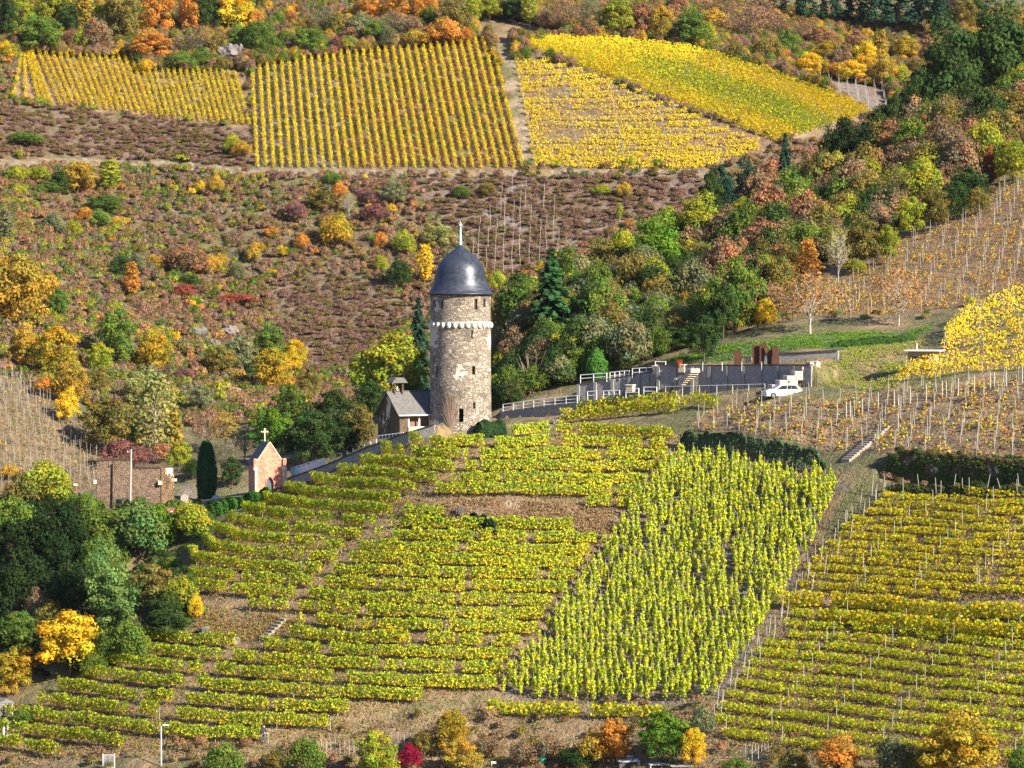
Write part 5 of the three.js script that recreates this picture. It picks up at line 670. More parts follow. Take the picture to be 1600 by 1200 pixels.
/* ---------- the vintner among the lowest rows ---------- */
{
  const p = hit(410, 1160), o = thing('person', 'person in dark jacket and blue trousers stooping beside the lowest vine rows', 'person', p, 0.7);
  function body(bones, min, size, cell) { // bones: [ax, ay, az, ra, bx, by, bz, rb]
    const n = Math.ceil(size / cell), mc = new MarchingCubes(n, new THREE.MeshBasicMaterial(), false, false, 200000), st = size / n;
    for (let k = 0; k < n; k++) for (let j = 0; j < n; j++) for (let i = 0; i < n; i++) {
      const x = min[0] + (i + 0.0) * st, y = min[1] + j * st, z = min[2] + k * st; let s = 0;
      for (const b of bones) { const dx = b[4] - b[0], dy = b[5] - b[1], dz = b[6] - b[2], t = clamp(((x - b[0]) * dx + (y - b[1]) * dy + (z - b[2]) * dz) / (dx * dx + dy * dy + dz * dz + 1e-9), 0, 1), d = Math.hypot(x - b[0] - dx * t, y - b[1] - dy * t, z - b[2] - dz * t) - mix(b[3], b[7], t); s += Math.exp(-d * 34); }
      mc.field[k * n * n + j * n + i] = Math.log(Math.max(s, 1e-30)) / 34;
    }
    mc.isolation = 0; mc.update(); const g = new THREE.BufferGeometry(), c = mc.count, pa = mc.positionArray.slice(0, c * 3); for (let i = 0; i < c; i++) { pa[i * 3] = min[0] + (pa[i * 3] + 1) * size / 2; pa[i * 3 + 1] = min[1] + (pa[i * 3 + 1] + 1) * size / 2; pa[i * 3 + 2] = min[2] + (pa[i * 3 + 2] + 1) * size / 2; }
    g.setAttribute('position', new THREE.BufferAttribute(pa, 3)); g.setAttribute('normal', new THREE.BufferAttribute(mc.normalArray.slice(0, c * 3), 3)); return g;
  }
  const legs = [[0.1, 0.84, -0.04, 0.1, 0.12, 0.46, 0.08, 0.068], [0.12, 0.46, 0.08, 0.068, 0.12, 0.08, -0.02, 0.045], [-0.1, 0.84, -0.04, 0.1, -0.13, 0.45, 0.02, 0.068], [-0.13, 0.45, 0.02, 0.068, -0.14, 0.08, -0.12, 0.045], [0.1, 0.86, -0.04, 0.11, -0.1, 0.86, -0.04, 0.11]];
  const shoes = [[0.12, 0.05, -0.05, 0.05, 0.13, 0.035, 0.15, 0.04], [-0.14, 0.05, -0.15, 0.05, -0.15, 0.035, 0.05, 0.04]];
  const torso = [[0, 0.9, -0.04, 0.13, 0, 1.18, 0.08, 0.14], [0.1, 1.3, 0.14, 0.1, -0.1, 1.3, 0.14, 0.1], [0, 1.1, 0.06, 0.14, 0, 1.3, 0.14, 0.13], [0.19, 1.33, 0.15, 0.07, 0.25, 1.08, 0.26, 0.052], [0.25, 1.08, 0.26, 0.052, 0.16, 0.98, 0.46, 0.04], [-0.19, 1.33, 0.15, 0.07, -0.26, 1.09, 0.24, 0.052], [-0.26, 1.09, 0.24, 0.052, -0.13, 1.02, 0.45, 0.04], [0, 1.38, 0.17, 0.065, 0, 1.45, 0.21, 0.055]];
  const skin = std(0.52, 0.32, 0.23, 0.7);
  const head = [[0, 1.56, 0.26, 0.098, 0, 1.49, 0.30, 0.07], [0, 1.42, 0.19, 0.05, 0, 1.5, 0.24, 0.05], [0, 1.53, 0.36, 0.018, 0, 1.505, 0.385, 0.02], [0.097, 1.55, 0.25, 0.02, 0.1, 1.52, 0.25, 0.016], [-0.097, 1.55, 0.25, 0.02, -0.1, 1.52, 0.25, 0.016]];
  mesh('body', body([...head, ...torso.slice(3, 7).map(b => b.map((v, i) => i === 3 || i === 7 ? v * 0.7 : v))], [-0.85, 0, -0.6], 1.75, 0.022), skin, o);
  mesh('jacket', body(torso, [-0.85, 0.05, -0.6], 1.7, 0.022), std(0.045, 0.035, 0.05, 0.9), o); mesh('trousers', body(legs, [-0.8, -0.1, -0.7], 1.5, 0.02), std(0.09, 0.14, 0.30, 0.9), o); mesh('shoes', body(shoes, [-0.5, -0.1, -0.4], 0.9, 0.02), std(0.05, 0.04, 0.03, 0.8), o).userData.kind = 'stuff';
  mesh('hair', body([[0, 1.6, 0.235, 0.095, 0, 1.545, 0.2, 0.085]], [-0.3, 1.3, 0], 0.55, 0.012), std(0.06, 0.045, 0.035, 0.9), o);
  for (const s of [-1, 1]) { const e = new THREE.SphereGeometry(0.014, 8, 6); e.translate(s * 0.036, 1.545, 0.352); mesh('eye', e, darkMat, o); const hx = s > 0 ? 0.15 : -0.12, hy = s > 0 ? 0.96 : 1.0, fb = [[hx, hy, 0.48, 0.034, hx - s * 0.02, hy - 0.04, 0.55, 0.03]]; for (let f = 0; f < 4; f++) fb.push([hx + (f - 1.5) * 0.02, hy - 0.03, 0.56, 0.011, hx + (f - 1.5) * 0.021, hy - 0.075 - 0.006 * Math.abs(f - 1.5), 0.6 - 0.004 * f, 0.009]); fb.push([hx - s * 0.03, hy - 0.01, 0.51, 0.012, hx - s * 0.055, hy - 0.045, 0.56, 0.01]); mesh('hand', body(fb, [hx - 0.15, hy - 0.2, 0.4], 0.3, 0.006), skin, o); }
}
/* ---------- trees and bushes ---------- */
function woodOf(list, name, mat, parent) { return mesh(name, list, mat, parent); }
/* a crown is a heap of leaf clumps at the ends of limbs; every kind is built 10 m tall and scaled */
function makeTree(kind, seed) {
  const r = rng(seed), lv = new Leaves(), wood = [], blobs = [];
  const shade = () => { const b = 0.72 + 0.55 * r(); return b; };
  const clump = (x, y, z, rad, n, s, hue, flat = 0.8, up = 0.25) => {
    const off = 0.8 + 0.4 * r(), ch = 1.1 * (r() - 0.5);
    for (let i = 0; i < n; i++) {
      let a = r() * 2 - 1, ph = r() * 6.283, q = Math.sqrt(1 - a * a), nx = q * Math.cos(ph), ny = a, nz = q * Math.sin(ph); const k = rad * (0.55 + 0.55 * Math.pow(r(), 0.6)) * (0.75 + 0.5 * vnoise(nx * 2 + x, ny * 2 + y, nz * 2 + z));
      if (ny < -0.35 && r() < 0.6) ny = -ny * 0.5;
      const b = off * shade(), h = hue * (0.9 * (r() - 0.4) + ch);
      lv.add(x + nx * k, y + ny * k * flat, z + nz * k, nx + (r() - 0.5) * 1.3, ny + up + (r() - 0.5) * 1.3, nz + (r() - 0.5) * 1.3, s * (0.65 + 0.7 * r()), [b * (1 + h * 0.9), b * (1 + h * 0.1), b * (1 - h * 0.3)], r);
    }
  };
  const limb = (x, y, z, y0, w) => { const m = V(x * 0.35, mix(y0, y, 0.45), z * 0.35); wood.push(bar(V(0, y0, 0), m, w, 5, w * 0.7), bar(m, V(x, y, z), w * 0.7, 4, w * 0.2)); };
  const trunk = (h, w, lean = 0.02) => { let p = V(0, -0.4, 0); const n = 4; for (let i = 1; i <= n; i++) { const q = V((r() - 0.5) * lean * h * 2, h * i / n, (r() - 0.5) * lean * h * 2); wood.push(bar(p, q, w * (1 - 0.72 * (i - 1) / n), 7, w * (1 - 0.72 * i / n))); p = q; } };
  if (kind === 'round' || kind === 'round2' || kind === 'round3') {
    trunk(6, 0.22); const n = 26; 
    for (let i = 0; i < n; i++) { const f = (i + 0.5) / n, a = 1 - 1.75 * f, ph = i * 2.4 + r(), q = Math.sqrt(Math.max(0, 1 - a * a)), k = 0.55 + 0.65 * r(), x = Math.cos(ph) * q * 3.2 * k, z = Math.sin(ph) * q * 3.2 * k, y = 5.0 + a * 4.0 * (0.72 + 0.42 * r()); const rad = 0.75 + 0.95 * r(); limb(x * 0.8, y * 0.97, z * 0.8, 1.5 + 2.6 * r(), 0.07); clump(x, y, z, rad, 190, 0.29, 0.45, 0.8); }
    for (let i = 0; i < 8; i++) clump((r() - 0.5) * 3, 4 + r() * 3.4, (r() - 0.5) * 3, 1.5, 100, 0.34, 0.3);
  } else if (kind === 'tall') {
    trunk(8.6, 0.15, 0.015);
    for (let i = 0; i < 24; i++) { const f = i / 23, y = 2.2 + 7.3 * f, w = 1.75 * Math.sin(Math.PI * (0.12 + 0.83 * f)) * (0.65 + 0.5 * r()), ph = i * 2.4, x = Math.cos(ph) * w * 0.75, z = Math.sin(ph) * w * 0.75; limb(x, y, z, y * 0.75, 0.05); clump(x, y, z, 0.55 + 0.5 * r(), 58, 0.36, 0.35, 1.15); }
  } else if (kind === 'birch' || kind === 'conic') {
    trunk(8.8, kind === 'birch' ? 0.13 : 0.2, 0.02);
    for (let i = 0; i < 34; i++) { const f = i / 33, y = 1.6 + 8 * f, w = (kind === 'conic' ? 3.1 * Math.pow(1 - f, 0.7) : 2.9 * Math.sin(Math.PI * (0.14 + 0.8 * f))) * (0.6 + 0.5 * r()), ph = i * 2.4, x = Math.cos(ph) * w, z = Math.sin(ph) * w; limb(x * 0.9, y, z * 0.9, y * 0.7, 0.05); clump(x, y - (kind === 'birch' ? 0.5 : 0), z, 0.7 + 0.5 * r(), 56, 0.36, 0.35, kind === 'birch' ? 1.5 : 0.8); }
  } else if (kind === 'sparse' || kind === 'bare') {
    const leafy = kind === 'sparse' ? 26 : 18; trunk(5.5, 0.16, 0.04);
    for (let i = 0; i < 26; i++) { const f = i / 26, a = 1 - 1.6 * f, ph = i * 2.4 + r(), q = Math.sqrt(1 - a * a), x = Math.cos(ph) * q * 3.6 * (0.75 + 0.4 * r()), z = Math.sin(ph) * q * 3.6 * (0.75 + 0.4 * r()), y = 5.8 + a * 3.6; const y0 = 1.6 + 3 * r(); limb(x, y, z, y0, 0.06); for (let k = 0; k < (kind === 'bare' ? 12 : 5); k++) { const s = V(x * mix(0.4, 1, r()), mix(y0, y, 0.55 + 0.45 * r()), z * mix(0.4, 1, r())); wood.push(bar(s, V(s.x + (r() - 0.5) * 1.5, s.y + 0.4 + r() * 1.1, s.z + (r() - 0.5) * 1.5), 0.026, 3, 0.008)); } clump(x, y, z, 1.15, leafy, 0.32, 0.3, 0.85); clump(x * 0.6, y - 0.7, z * 0.6, 1.1, leafy / 2, 0.3, 0.3); }
  } else if (kind === 'conifer') {
    trunk(9.8, 0.2, 0.005);
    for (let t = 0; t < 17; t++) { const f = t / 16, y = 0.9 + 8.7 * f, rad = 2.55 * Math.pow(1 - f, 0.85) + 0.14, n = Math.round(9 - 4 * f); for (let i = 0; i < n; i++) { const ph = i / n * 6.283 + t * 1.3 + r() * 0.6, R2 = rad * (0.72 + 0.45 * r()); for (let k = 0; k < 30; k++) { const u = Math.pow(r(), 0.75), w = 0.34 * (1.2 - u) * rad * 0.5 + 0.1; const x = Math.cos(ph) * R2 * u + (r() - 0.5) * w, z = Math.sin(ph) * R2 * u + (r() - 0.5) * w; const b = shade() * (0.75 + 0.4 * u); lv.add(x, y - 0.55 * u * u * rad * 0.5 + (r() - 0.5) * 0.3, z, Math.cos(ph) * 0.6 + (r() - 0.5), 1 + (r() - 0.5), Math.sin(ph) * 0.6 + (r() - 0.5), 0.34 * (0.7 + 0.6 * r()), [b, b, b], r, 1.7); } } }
  } else if (kind === 'pine') {
    trunk(8.8, 0.2, 0.02);
    for (let t = 0; t < 13; t++) { const f = t / 12, y = 3.2 + 6.4 * f, n = 3; for (let i = 0; i < n; i++) { const ph = t * 2.1 + i * 2.1 + r(), R2 = (2.5 - 1.7 * f) * (0.6 + 0.5 * r()), x = Math.cos(ph) * R2, z = Math.sin(ph) * R2; limb(x, y, z, y - 0.4, 0.06); clump(x, y, z, 0.95, 46, 0.38, 0.05, 0.36, 0.6); } }
  } else if (kind === 'column') {
    trunk(5, 0.12, 0.005);
    for (let i = 0; i < 3000; i++) { const f = r(), y = 0.25 + 9.6 * f, w = 1.42 * Math.pow(Math.sin(Math.PI * (0.2 + 0.78 * f)), 0.42), ph = r() * 6.283, rib = 0.84 + 0.16 * Math.abs(Math.sin(ph * 3.5)) + 0.12 * (vnoise(ph * 2.5, y * 0.35, 3) - 0.5), k = w * rib * (0.86 + 0.16 * r()), b = shade(); lv.add(Math.cos(ph) * k, y, Math.sin(ph) * k, Math.cos(ph) + (r() - 0.5), 0.5 + (r() - 0.5), Math.sin(ph) + (r() - 0.5), 0.34 * (0.7 + 0.6 * r()), [b, b, b], r, 1.8); }
  } else if (kind === 'egg') {
    trunk(4, 0.2, 0.005);
    for (let i = 0; i < 2400; i++) { const f = r(), y = 0.2 + 9.7 * f, w = 3.7 * Math.pow(Math.sin(Math.PI * Math.pow(0.1 + 0.86 * f, 0.8)), 0.9), ph = r() * 6.283, k = w * (0.8 + 0.25 * vnoise(ph * 3, y * 0.7, 3)) * (0.86 + 0.16 * r()), b = shade(); lv.add(Math.cos(ph) * k, y, Math.sin(ph) * k, Math.cos(ph) + (r() - 0.5), 0.5 + (r() - 0.5), Math.sin(ph) + (r() - 0.5), 0.5 * (0.7 + 0.6 * r()), [b, b, b], r, 1.5); }
  } else { // bush, 10 m tall before scaling
    for (let i = 0; i < 5; i++) { const a = i * 1.3; wood.push(bar(V(0, -0.5, 0), V(Math.cos(a) * 2.4, 6, Math.sin(a) * 2.4), 0.16, 4, 0.05)); }
    const n = 22; for (let i = 0; i < n; i++) { const f = (i + 0.5) / n, a = 1 - 1.3 * f, ph = i * 2.4 + r(), q = Math.sqrt(1 - a * a), k = 0.7 + 0.4 * r(); clump(Math.cos(ph) * q * 4.2 * k, 4.2 + a * 4.4 * (0.85 + 0.3 * r()), Math.sin(ph) * q * 4.2 * k, 1.5 + 1.1 * r(), 160, 0.43, 0.5, 0.85); }
  }
  return { leaves: lv.geometry(), wood: wood.length ? mergeGeometries(wood.map(g => { g = g.index ? g.toNonIndexed() : g; g.deleteAttribute('uv'); return g; })) : null };
}
const WIDTH = { round: 8.2, round2: 8.2, round3: 8.2, tall: 4.2, sparse: 8.6, bare: 8.6, conifer: 5.2, pine: 6, column: 2.75, birch: 7, conic: 6.6, egg: 7.4, bush: 11 };
const protos = {};
const protoOf = (kind, k) => protos[kind + k] ??= makeTree(kind, 1000 + kind.length * 37 + k * 101 + kind.charCodeAt(0));
const HUE = { // code: [words, tint]
  dg: ['dark green', [0.055, 0.10, 0.028]], g: ['green', [0.14, 0.22, 0.04]], bgn: ['bright green', [0.14, 0.27, 0.03]], g2: ['leaf green', [0.17, 0.28, 0.08]], dd: ['blackish green', [0.032, 0.06, 0.02]], lg: ['yellow green', [0.33, 0.36, 0.04]], gl: ['pale green', [0.34, 0.34, 0.11]], ol: ['olive', [0.22, 0.19, 0.05]], y: ['yellow', [0.66, 0.48, 0.035]], go: ['golden', [0.48, 0.34, 0.055]], mu: ['mustard', [0.42, 0.31, 0.035]], or: ['orange', [0.54, 0.27, 0.055]], ru: ['rust red', [0.38, 0.16, 0.06]], rb: ['red brown', [0.36, 0.20, 0.11]], br: ['brown', [0.30, 0.21, 0.12]], pu: ['purple brown', [0.26, 0.13, 0.12]], re: ['dull red', [0.38, 0.11, 0.08]], mg: ['crimson', [0.34, 0.02, 0.06]], gg: ['grey green', [0.22, 0.24, 0.12]], bg: ['blue green', [0.035, 0.085, 0.05]], cg: ['deep green', [0.05, 0.135, 0.045]], sp: ['dull orange', [0.44, 0.24, 0.08]], eg: ['fresh green', [0.09, 0.23, 0.04]], py: ['pale orange', [0.55, 0.33, 0.09]],
};
const KIND = { round: ['broadleaf_tree', 'round tree'], round2: ['broadleaf_tree', 'round tree'], tall: ['slender_tree', 'slender tree'], sparse: ['thin_crowned_tree', 'thin crowned tree'], bare: ['bare_tree', 'half bare tree'], conifer: ['spruce_tree', 'spruce'], pine: ['pine_tree', 'pine'], column: ['cypress_tree', 'cypress'], birch: ['birch_tree', 'airy birch'], conic: ['broadleaf_tree', 'cone shaped tree'], egg: ['clipped_conifer', 'egg shaped conifer'], bush: ['bush', 'bush'] };
const zoneOf = (px, py, d) => {
  if (d > 560) return px < 395 ? (py < 112 ? 'above the small yellow plots' : py < 262 ? 'on the far fallow strip' : 'under the far track') : py < 112 ? (px < 800 ? 'above the striped vineyard' : px < 1110 ? 'above the golden dome vineyard' : 'over the bare grey plot') : py < 262 ? 'beside the golden dome vineyard' : 'just under the far track';
  if (d > 478) return px < 220 ? 'on the outer scrub slope' : px < 430 ? 'on the slope over the ruin' : 'on the scrub behind the tower';
  if (px > 760 && d > 350 && py < 640) return px < 1130 ? 'in the gully beside the tower' : px < 1400 && py > 330 ? 'over the grass terrace' : 'on the wooded ridge';
  if (py > 1090) return px < 500 ? 'by the street lamp verge' : px < 800 ? 'below the terraced field' : px < 1130 ? 'below the staked plot' : 'below the low vine field';
  if (d < 356) return py > 930 ? 'in the lower corner wood' : py > 780 ? 'in the wood under the ruin' : 'on the ridge by the buildings';
  return px < 230 ? 'beside the abandoned stake plot' : px < 480 ? 'behind the ruin and chapel' : 'behind the small house';
};
const placed = [];
function plant(line) {
  const w = line.trim().split(/\s+/), px = +w[0], top = +w[1], wpx = +w[3], kind = w[4], hue = w[5];
  let p = null, d, h;
  if (w[2][0] === '@') { // foot hidden: stand it where a tree of its own proportions fits
    const want = { round: 1.25, round2: 1.25, tall: 2.6, sparse: 1.15, bare: 1.15, conifer: 1.5, pine: 1.6, birch: 1.6, conic: 1.5, bush: 0.85 }[kind] ?? 1.3, d0 = +w[2].slice(1); let best = 1e9;
    const far = kind === 'column' || kind === 'egg' ? 0 : 1; for (let k = (d0 > 345 && d0 < 376 && px > 760 ? Math.max(-44, 356 - d0) : -44) * far; k <= 60 * far; k += 2) { const q = column(px, d0 + k), hh = at(px, top, d0 + k).y - q.y, ww = wpx * (d0 + k) / FOCAL, v = at(px, top, d0 + k).y; if (hh < 1) continue; const err = Math.abs(Math.log(hh / ww / want)) + Math.abs(k) * 0.004; if (err < best) { best = err; p = q; d = d0 + k; h = hh; } }
  } else { p = hit(px, Math.max(+w[2], 1)); if (p) { d = -p.z; h = Math.max(0.8, at(px, top, d).y - p.y); } }
  if (!p) { console.log('no ground for', line); return; }
  placed.push({ px, py: (top + (w[2][0] === '@' ? top + 60 : +w[2])) / 2, d, p, h, w: wpx * d / FOCAL, kind, hue, pale: w[6] === 'w', extra: w.slice(7).join(' ') });
}
/* column, top line, ground line (or @distance), width, kind, colour, w = white trunk */
`322 688 @357 31 column cg|8 -25 68 45 round dg|35 -10 60 42 round lg|62 20 85 74 round g|85 -30 50 58 round lg|108 5 60 44 round dg|132 -15 60 38 tall go|150 28 81 52 bush br|112 45 77 32 bush rb|128 45 82 26 bush lg|190 -20 68 64 round ol|165 0 60 42 round lg|247 -25 62 50 round or|222 28 62 28 round go|236 46 97 68 round or|298 -25 62 48 round or|325 -20 60 54 round dg|366 -18 58 66 round y|397 10 55 32 round or|312 38 92 60 bare br|342 50 94 32 bush ol|270 60 90 40 bush br|283 80 110 44 bush g|316 75 108 36 bush g|228 92 115 30 bush y|10 64 97 34 bush y|375 38 84 46 round g|402 28 93 44 round g|387 77 98 28 bush rb|418 30 88 36 round g|436 18 50 26 bush g|455 16 46 26 bush ru|484 42 88 52 round g|498 62 86 24 bush lg|445 46 80 32 bush g|452 70 84 22 bush go|505 8 60 44 bare gg|525 20 62 42 bush ol|548 42 68 36 bush rb|546 56 82 32 bush lg|528 56 82 26 bush pu|562 20 64 38 round gg|585 28 74 36 round g|607 40 78 28 bush gg|576 -14 40 48 round or|618 -15 40 50 round or|662 -14 36 44 bush or|612 15 60 48 bare br|642 25 66 46 bush br|672 10 50 34 round g|692 28 72 60 bush or|650 46 74 48 bush go|728 42 70 28 bush or|712 -6 58 54 round ol|738 -10 40 34 round lg|765 -12 34 44 round lg|787 0 32 26 round dg|
802 -10 36 36 round dg|828 -12 44 32 tall lg w|880 -5 58 56 bare rb|852 14 48 34 bush br|885 24 56 34 bush ol|918 -6 56 44 bare gg|922 30 62 34 bush br|960 -8 63 62 round lg|1004 2 64 42 round rb|1032 4 68 42 round go|1076 13 78 62 round g|1105 35 78 32 bush lg|1115 12 52 46 bush go|1060 -12 30 36 bush rb|1168 4 70 82 bare rb|1130 -8 36 62 bare rb|1192 -6 50 62 bare rb|1150 70 96 34 bush ol|1192 60 99 42 bush ol|1177 70 90 26 bush go|1120 70 84 36 bush pu|806 52 69 18 bush g|843 55 67 24 bush g|905 40 64 30 bush rb|940 40 64 24 bush go|
1212 -25 34 42 pine bg|1258 -30 46 46 pine bg|1300 -30 50 42 pine bg|1368 -35 62 64 pine bg|1402 -32 64 64 pine bg|1440 -30 66 62 pine bg|1468 -12 74 46 pine bg|1332 -22 52 42 pine bg|1215 18 66 54 bare rb|1252 28 76 54 bare rb|1282 40 84 48 round rb|1229 44 92 36 round g|1208 58 102 34 bush ol|1222 74 98 22 bush or|1264 78 120 46 round y|1292 60 108 46 round mu|1490 -30 45 60 bush rb|1520 -30 40 60 round dg|1505 -10 50 50 round ol|1312 72 118 46 round br|1338 44 104 38 round rb|1330 92 130 52 round y|1306 98 124 26 bush or|1376 48 112 32 tall go|1352 60 120 44 round y|1380 82 137 46 round go|1414 52 104 46 round mu|1448 56 108 28 tall rb|1406 100 140 32 bush lg|1432 92 130 42 bush ol|
1482 30 @466 112 round dg|1560 2 @470 112 round dg|1610 30 @462 84 round dg|1440 98 @460 72 round dg|1472 112 @452 58 round g|1418 128 @458 54 round dg|1394 142 @450 46 round dg|1530 40 @478 90 round g|1510 96 @456 80 round dg|1322 182 @432 60 round2 dd|1348 190 @436 56 conifer bg|1298 198 @430 44 round dd|1360 200 @434 60 round dd|1374 160 @446 52 round dg|1226 206 @452 44 conifer bg|1126 253 @440 50 round bg|1166 248 @446 46 round bg|1110 262 @436 40 round dg|1212 250 325 84 bush rb|1266 232 @436 34 round rb|1438 176 @440 62 round ru|1400 216 @436 36 round ru|1452 196 @432 32 tall py w|1490 212 282 42 tall lg|1480 182 @446 34 round g|1516 180 @450 62 bare rb|1552 190 @446 62 bush ol|1582 214 288 68 round lg|1546 224 292 28 round ru|1512 258 330 64 round dg|1430 250 304 42 round go|1466 264 322 46 round dg|1542 138 @452 44 bare gg w|1586 94 @458 42 round ru|
1330 262 352 68 bare ol w|1342 274 @424 22 bush y|1290 270 342 48 bare rb|1160 305 382 46 round lg|1195 310 377 42 round lg|1252 298 377 54 tall gg w|1268 310 367 34 round g|1262 374 440 56 conic or|1150 358 412 30 tall py|1192 372 432 46 bare rb|1148 395 522 78 round g|1130 440 532 52 round dg|1310 350 442 48 bare ol w|1346 335 422 72 round ol|1388 348 412 36 round lg|1372 322 @420 34 round or|1424 304 372 52 round lg|1462 290 362 52 round ol|1492 278 347 44 round dg|1526 294 337 42 bush ol|1400 258 352 52 bare ol|1442 268 332 42 round go|1336 404 428 36 bush lg|1266 425 521 112 sparse sp w|1404 418 509 86 sparse sp w|1196 466 514 32 bush y|1240 440 500 60 bare ol|1220 400 470 50 bush ol|
862 386 @388 104 conifer cg|815 424 @380 70 round dg|790 446 @372 46 round g|906 424 @396 46 round g|888 384 @408 62 round g|946 368 @414 72 round ol|952 396 @402 62 bare ol|1030 334 @418 94 round bgn|1000 384 @408 62 round g|1096 303 @430 78 round lg|1152 316 @428 54 round lg|1064 360 @424 50 round ol|956 438 @392 68 bare rb|986 450 @388 38 bush rb|1046 424 @398 48 bush ol|1076 448 @392 38 round mu|1112 450 @390 46 bush br|797 481 @352 48 round y|890 472 @378 48 bush gg|966 478 @380 40 round lg|1004 498 @378 44 bush ol|832 540 @366 74 round dg|882 538 @366 74 round dg|930 530 @366 60 round dg|990 510 @368 66 round dg|1050 508 @370 74 round dg|1102 518 @364 56 round dg|1020 540 @364 50 bush dg|900 530 @362 22 bush lg|932 543 594 40 egg eg|796 538 @356 44 bush ol|785 560 @358 46 round dg|776 424 459 30 bush lg|1100 490 @382 60 round dg|1060 470 @392 60 round dg|
615 514 @408 106 round lg|572 546 @396 62 round lg|522 606 @392 74 round dg|560 628 @376 64 round ol|606 597 @346 30 round or|654 462 @425 60 conifer bg|492 636 @388 74 round dg|468 656 @392 52 round dg|422 634 @378 72 round bgn|455 598 @432 64 round g|540 655 @368 50 round dg|640 585 @396 50 round lg|580 590 @400 60 round dg|
180 482 @474 76 round g|155 532 @462 46 round lg|240 509 @470 60 round mu|88 504 @474 74 round mu|40 505 @470 62 round go|30 388 @505 102 round go|72 418 @498 46 round go|5 450 @490 34 round or|33 430 @480 52 bare lg w|110 560 @446 62 round go|70 588 @446 38 bush or|105 608 @434 42 round y|150 570 @446 42 round ol|165 612 @414 84 round ol|206 648 @412 46 round g|243 578 @424 88 birch gl w|272 638 @410 32 tall go|215 578 @434 52 round gl|286 574 @456 32 bush pu|312 598 @440 44 round gg|325 638 @410 62 sparse rb w|352 642 @412 54 sparse go|382 662 @392 54 bare gg|282 688 @388 42 round lg|265 668 @398 36 round go|250 690 @386 42 bush rb|186 686 @402 62 bush pu|222 698 @392 42 bush pu|300 718 @378 34 bush dg|362 712 @376 38 round dg|346 690 @384 46 bare gg|
345 535 @492 48 round ol|376 520 @500 52 round gg|428 538 @492 64 round mu|456 545 @486 34 round y|482 572 @480 44 round ol|402 560 @482 44 bush dg|446 600 @460 30 bush ol|
122 248 304 66 round go|92 262 307 38 round dg|172 250 302 44 tall lg|25 258 287 42 bush lg|60 258 287 42 bush lg|76 284 307 42 bush g|28 288 310 26 bush lg|165 302 337 58 round g|152 328 357 42 bush g|85 332 367 36 bush gg|115 344 372 32 bush lg|132 324 352 32 bush or|180 338 357 28 bush go|8 328 387 32 tall gg|206 410 468 34 tall or|188 398 442 36 round dg|213 392 432 36 round gg|92 448 502 36 round g|240 398 422 32 bush go|285 444 467 46 bush re|370 458 477 62 bush re|290 384 432 72 bush rb|330 398 432 32 bush go|345 396 420 26 bush go|370 408 442 26 bush gg|296 428 452 42 bush dg|308 466 482 22 bush g|395 378 412 26 bush go|313 282 305 18 bush y|337 274 305 26 bush go|
527 333 390 54 bush mu|500 294 332 46 round ol|545 298 342 30 bare gl w|462 314 347 38 bush pu|575 294 322 42 bush pu|615 279 322 42 round gg|585 318 347 44 bush pu|612 318 337 18 bush y|530 284 317 26 bush or|520 268 292 30 bush g|682 344 392 54 round gl|632 360 402 36 bush lg|664 382 447 34 tall y|595 362 387 20 bush or|595 398 427 26 bush lg|625 404 452 42 bush dg|470 364 392 26 bush or|424 354 374 26 bush or|440 384 402 22 bush y|405 378 397 22 bush go|420 504 @516 54 round g|460 528 @508 40 round y|968 317 346 14 tall lg w|975 284 312 26 bush go|940 288 307 32 bush lg|985 342 360 22 bush or|362 209 242 28 bush lg|378 220 247 32 bush go|40 206 227 64 bush g|720 290 312 30 bush g|760 285 308 30 bush ol|
70 722 @347 86 bush lg|15 726 @352 34 bush go|40 738 @344 70 bush ol|110 770 @345 40 bush g|150 790 862 84 bush g|222 784 872 94 bush g2|250 790 862 54 bush bgn|300 784 842 64 bush lg|156 828 932 64 round g|170 850 985 84 round2 g2|184 898 987 80 round g2|238 878 962 74 round ol|282 898 962 54 bush lg|262 928 1002 80 round dg|306 930 972 28 bush y|240 898 930 28 bush y|100 790 892 74 bush dd|40 856 962 84 bush dd|60 800 890 84 bush dd|112 880 972 80 bush dd|95 840 930 70 round dd|20 880 980 70 bush dd|20 776 840 74 bush g|110 950 1060 112 round y|25 1008 1083 70 round mu|12 1058 1090 32 bush go|205 968 1034 64 bush g|170 985 1038 52 bush g|145 1020 1058 42 bush g|30 950 1022 64 round g|78 940 1000 50 bush ol|35 1108 1134 34 bush g|60 920 980 44 bush br|
585 1137 1225 66 round lg|706 1104 1185 54 round mu|720 1154 1212 62 round go|641 1162 1208 36 bush mg|662 1140 1185 40 bush ol|960 1118 1194 60 round or|930 1142 1194 60 bush go|1035 1108 1190 86 round bgn|1098 1104 1156 42 bush gg|1083 1133 1200 46 round y|1310 1150 1225 84 round or|1398 1150 1222 64 bush gg|1498 1112 1235 122 round mu|1150 1184 1212 44 bush g|1596 1168 1215 44 bush g|350 1162 1222 64 bush g|480 1152 1215 64 bush g|430 1170 1215 40 bush ol|600 1175 1230 50 bush lg|860 1150 1190 50 bush br|900 1168 1200 60 bush dg|820 1160 1200 44 bush br|760 1150 1185 50 bush br|1240 1170 1215 50 bush ol|1450 1165 1225 60 bush ol`.split('|').forEach(plant);
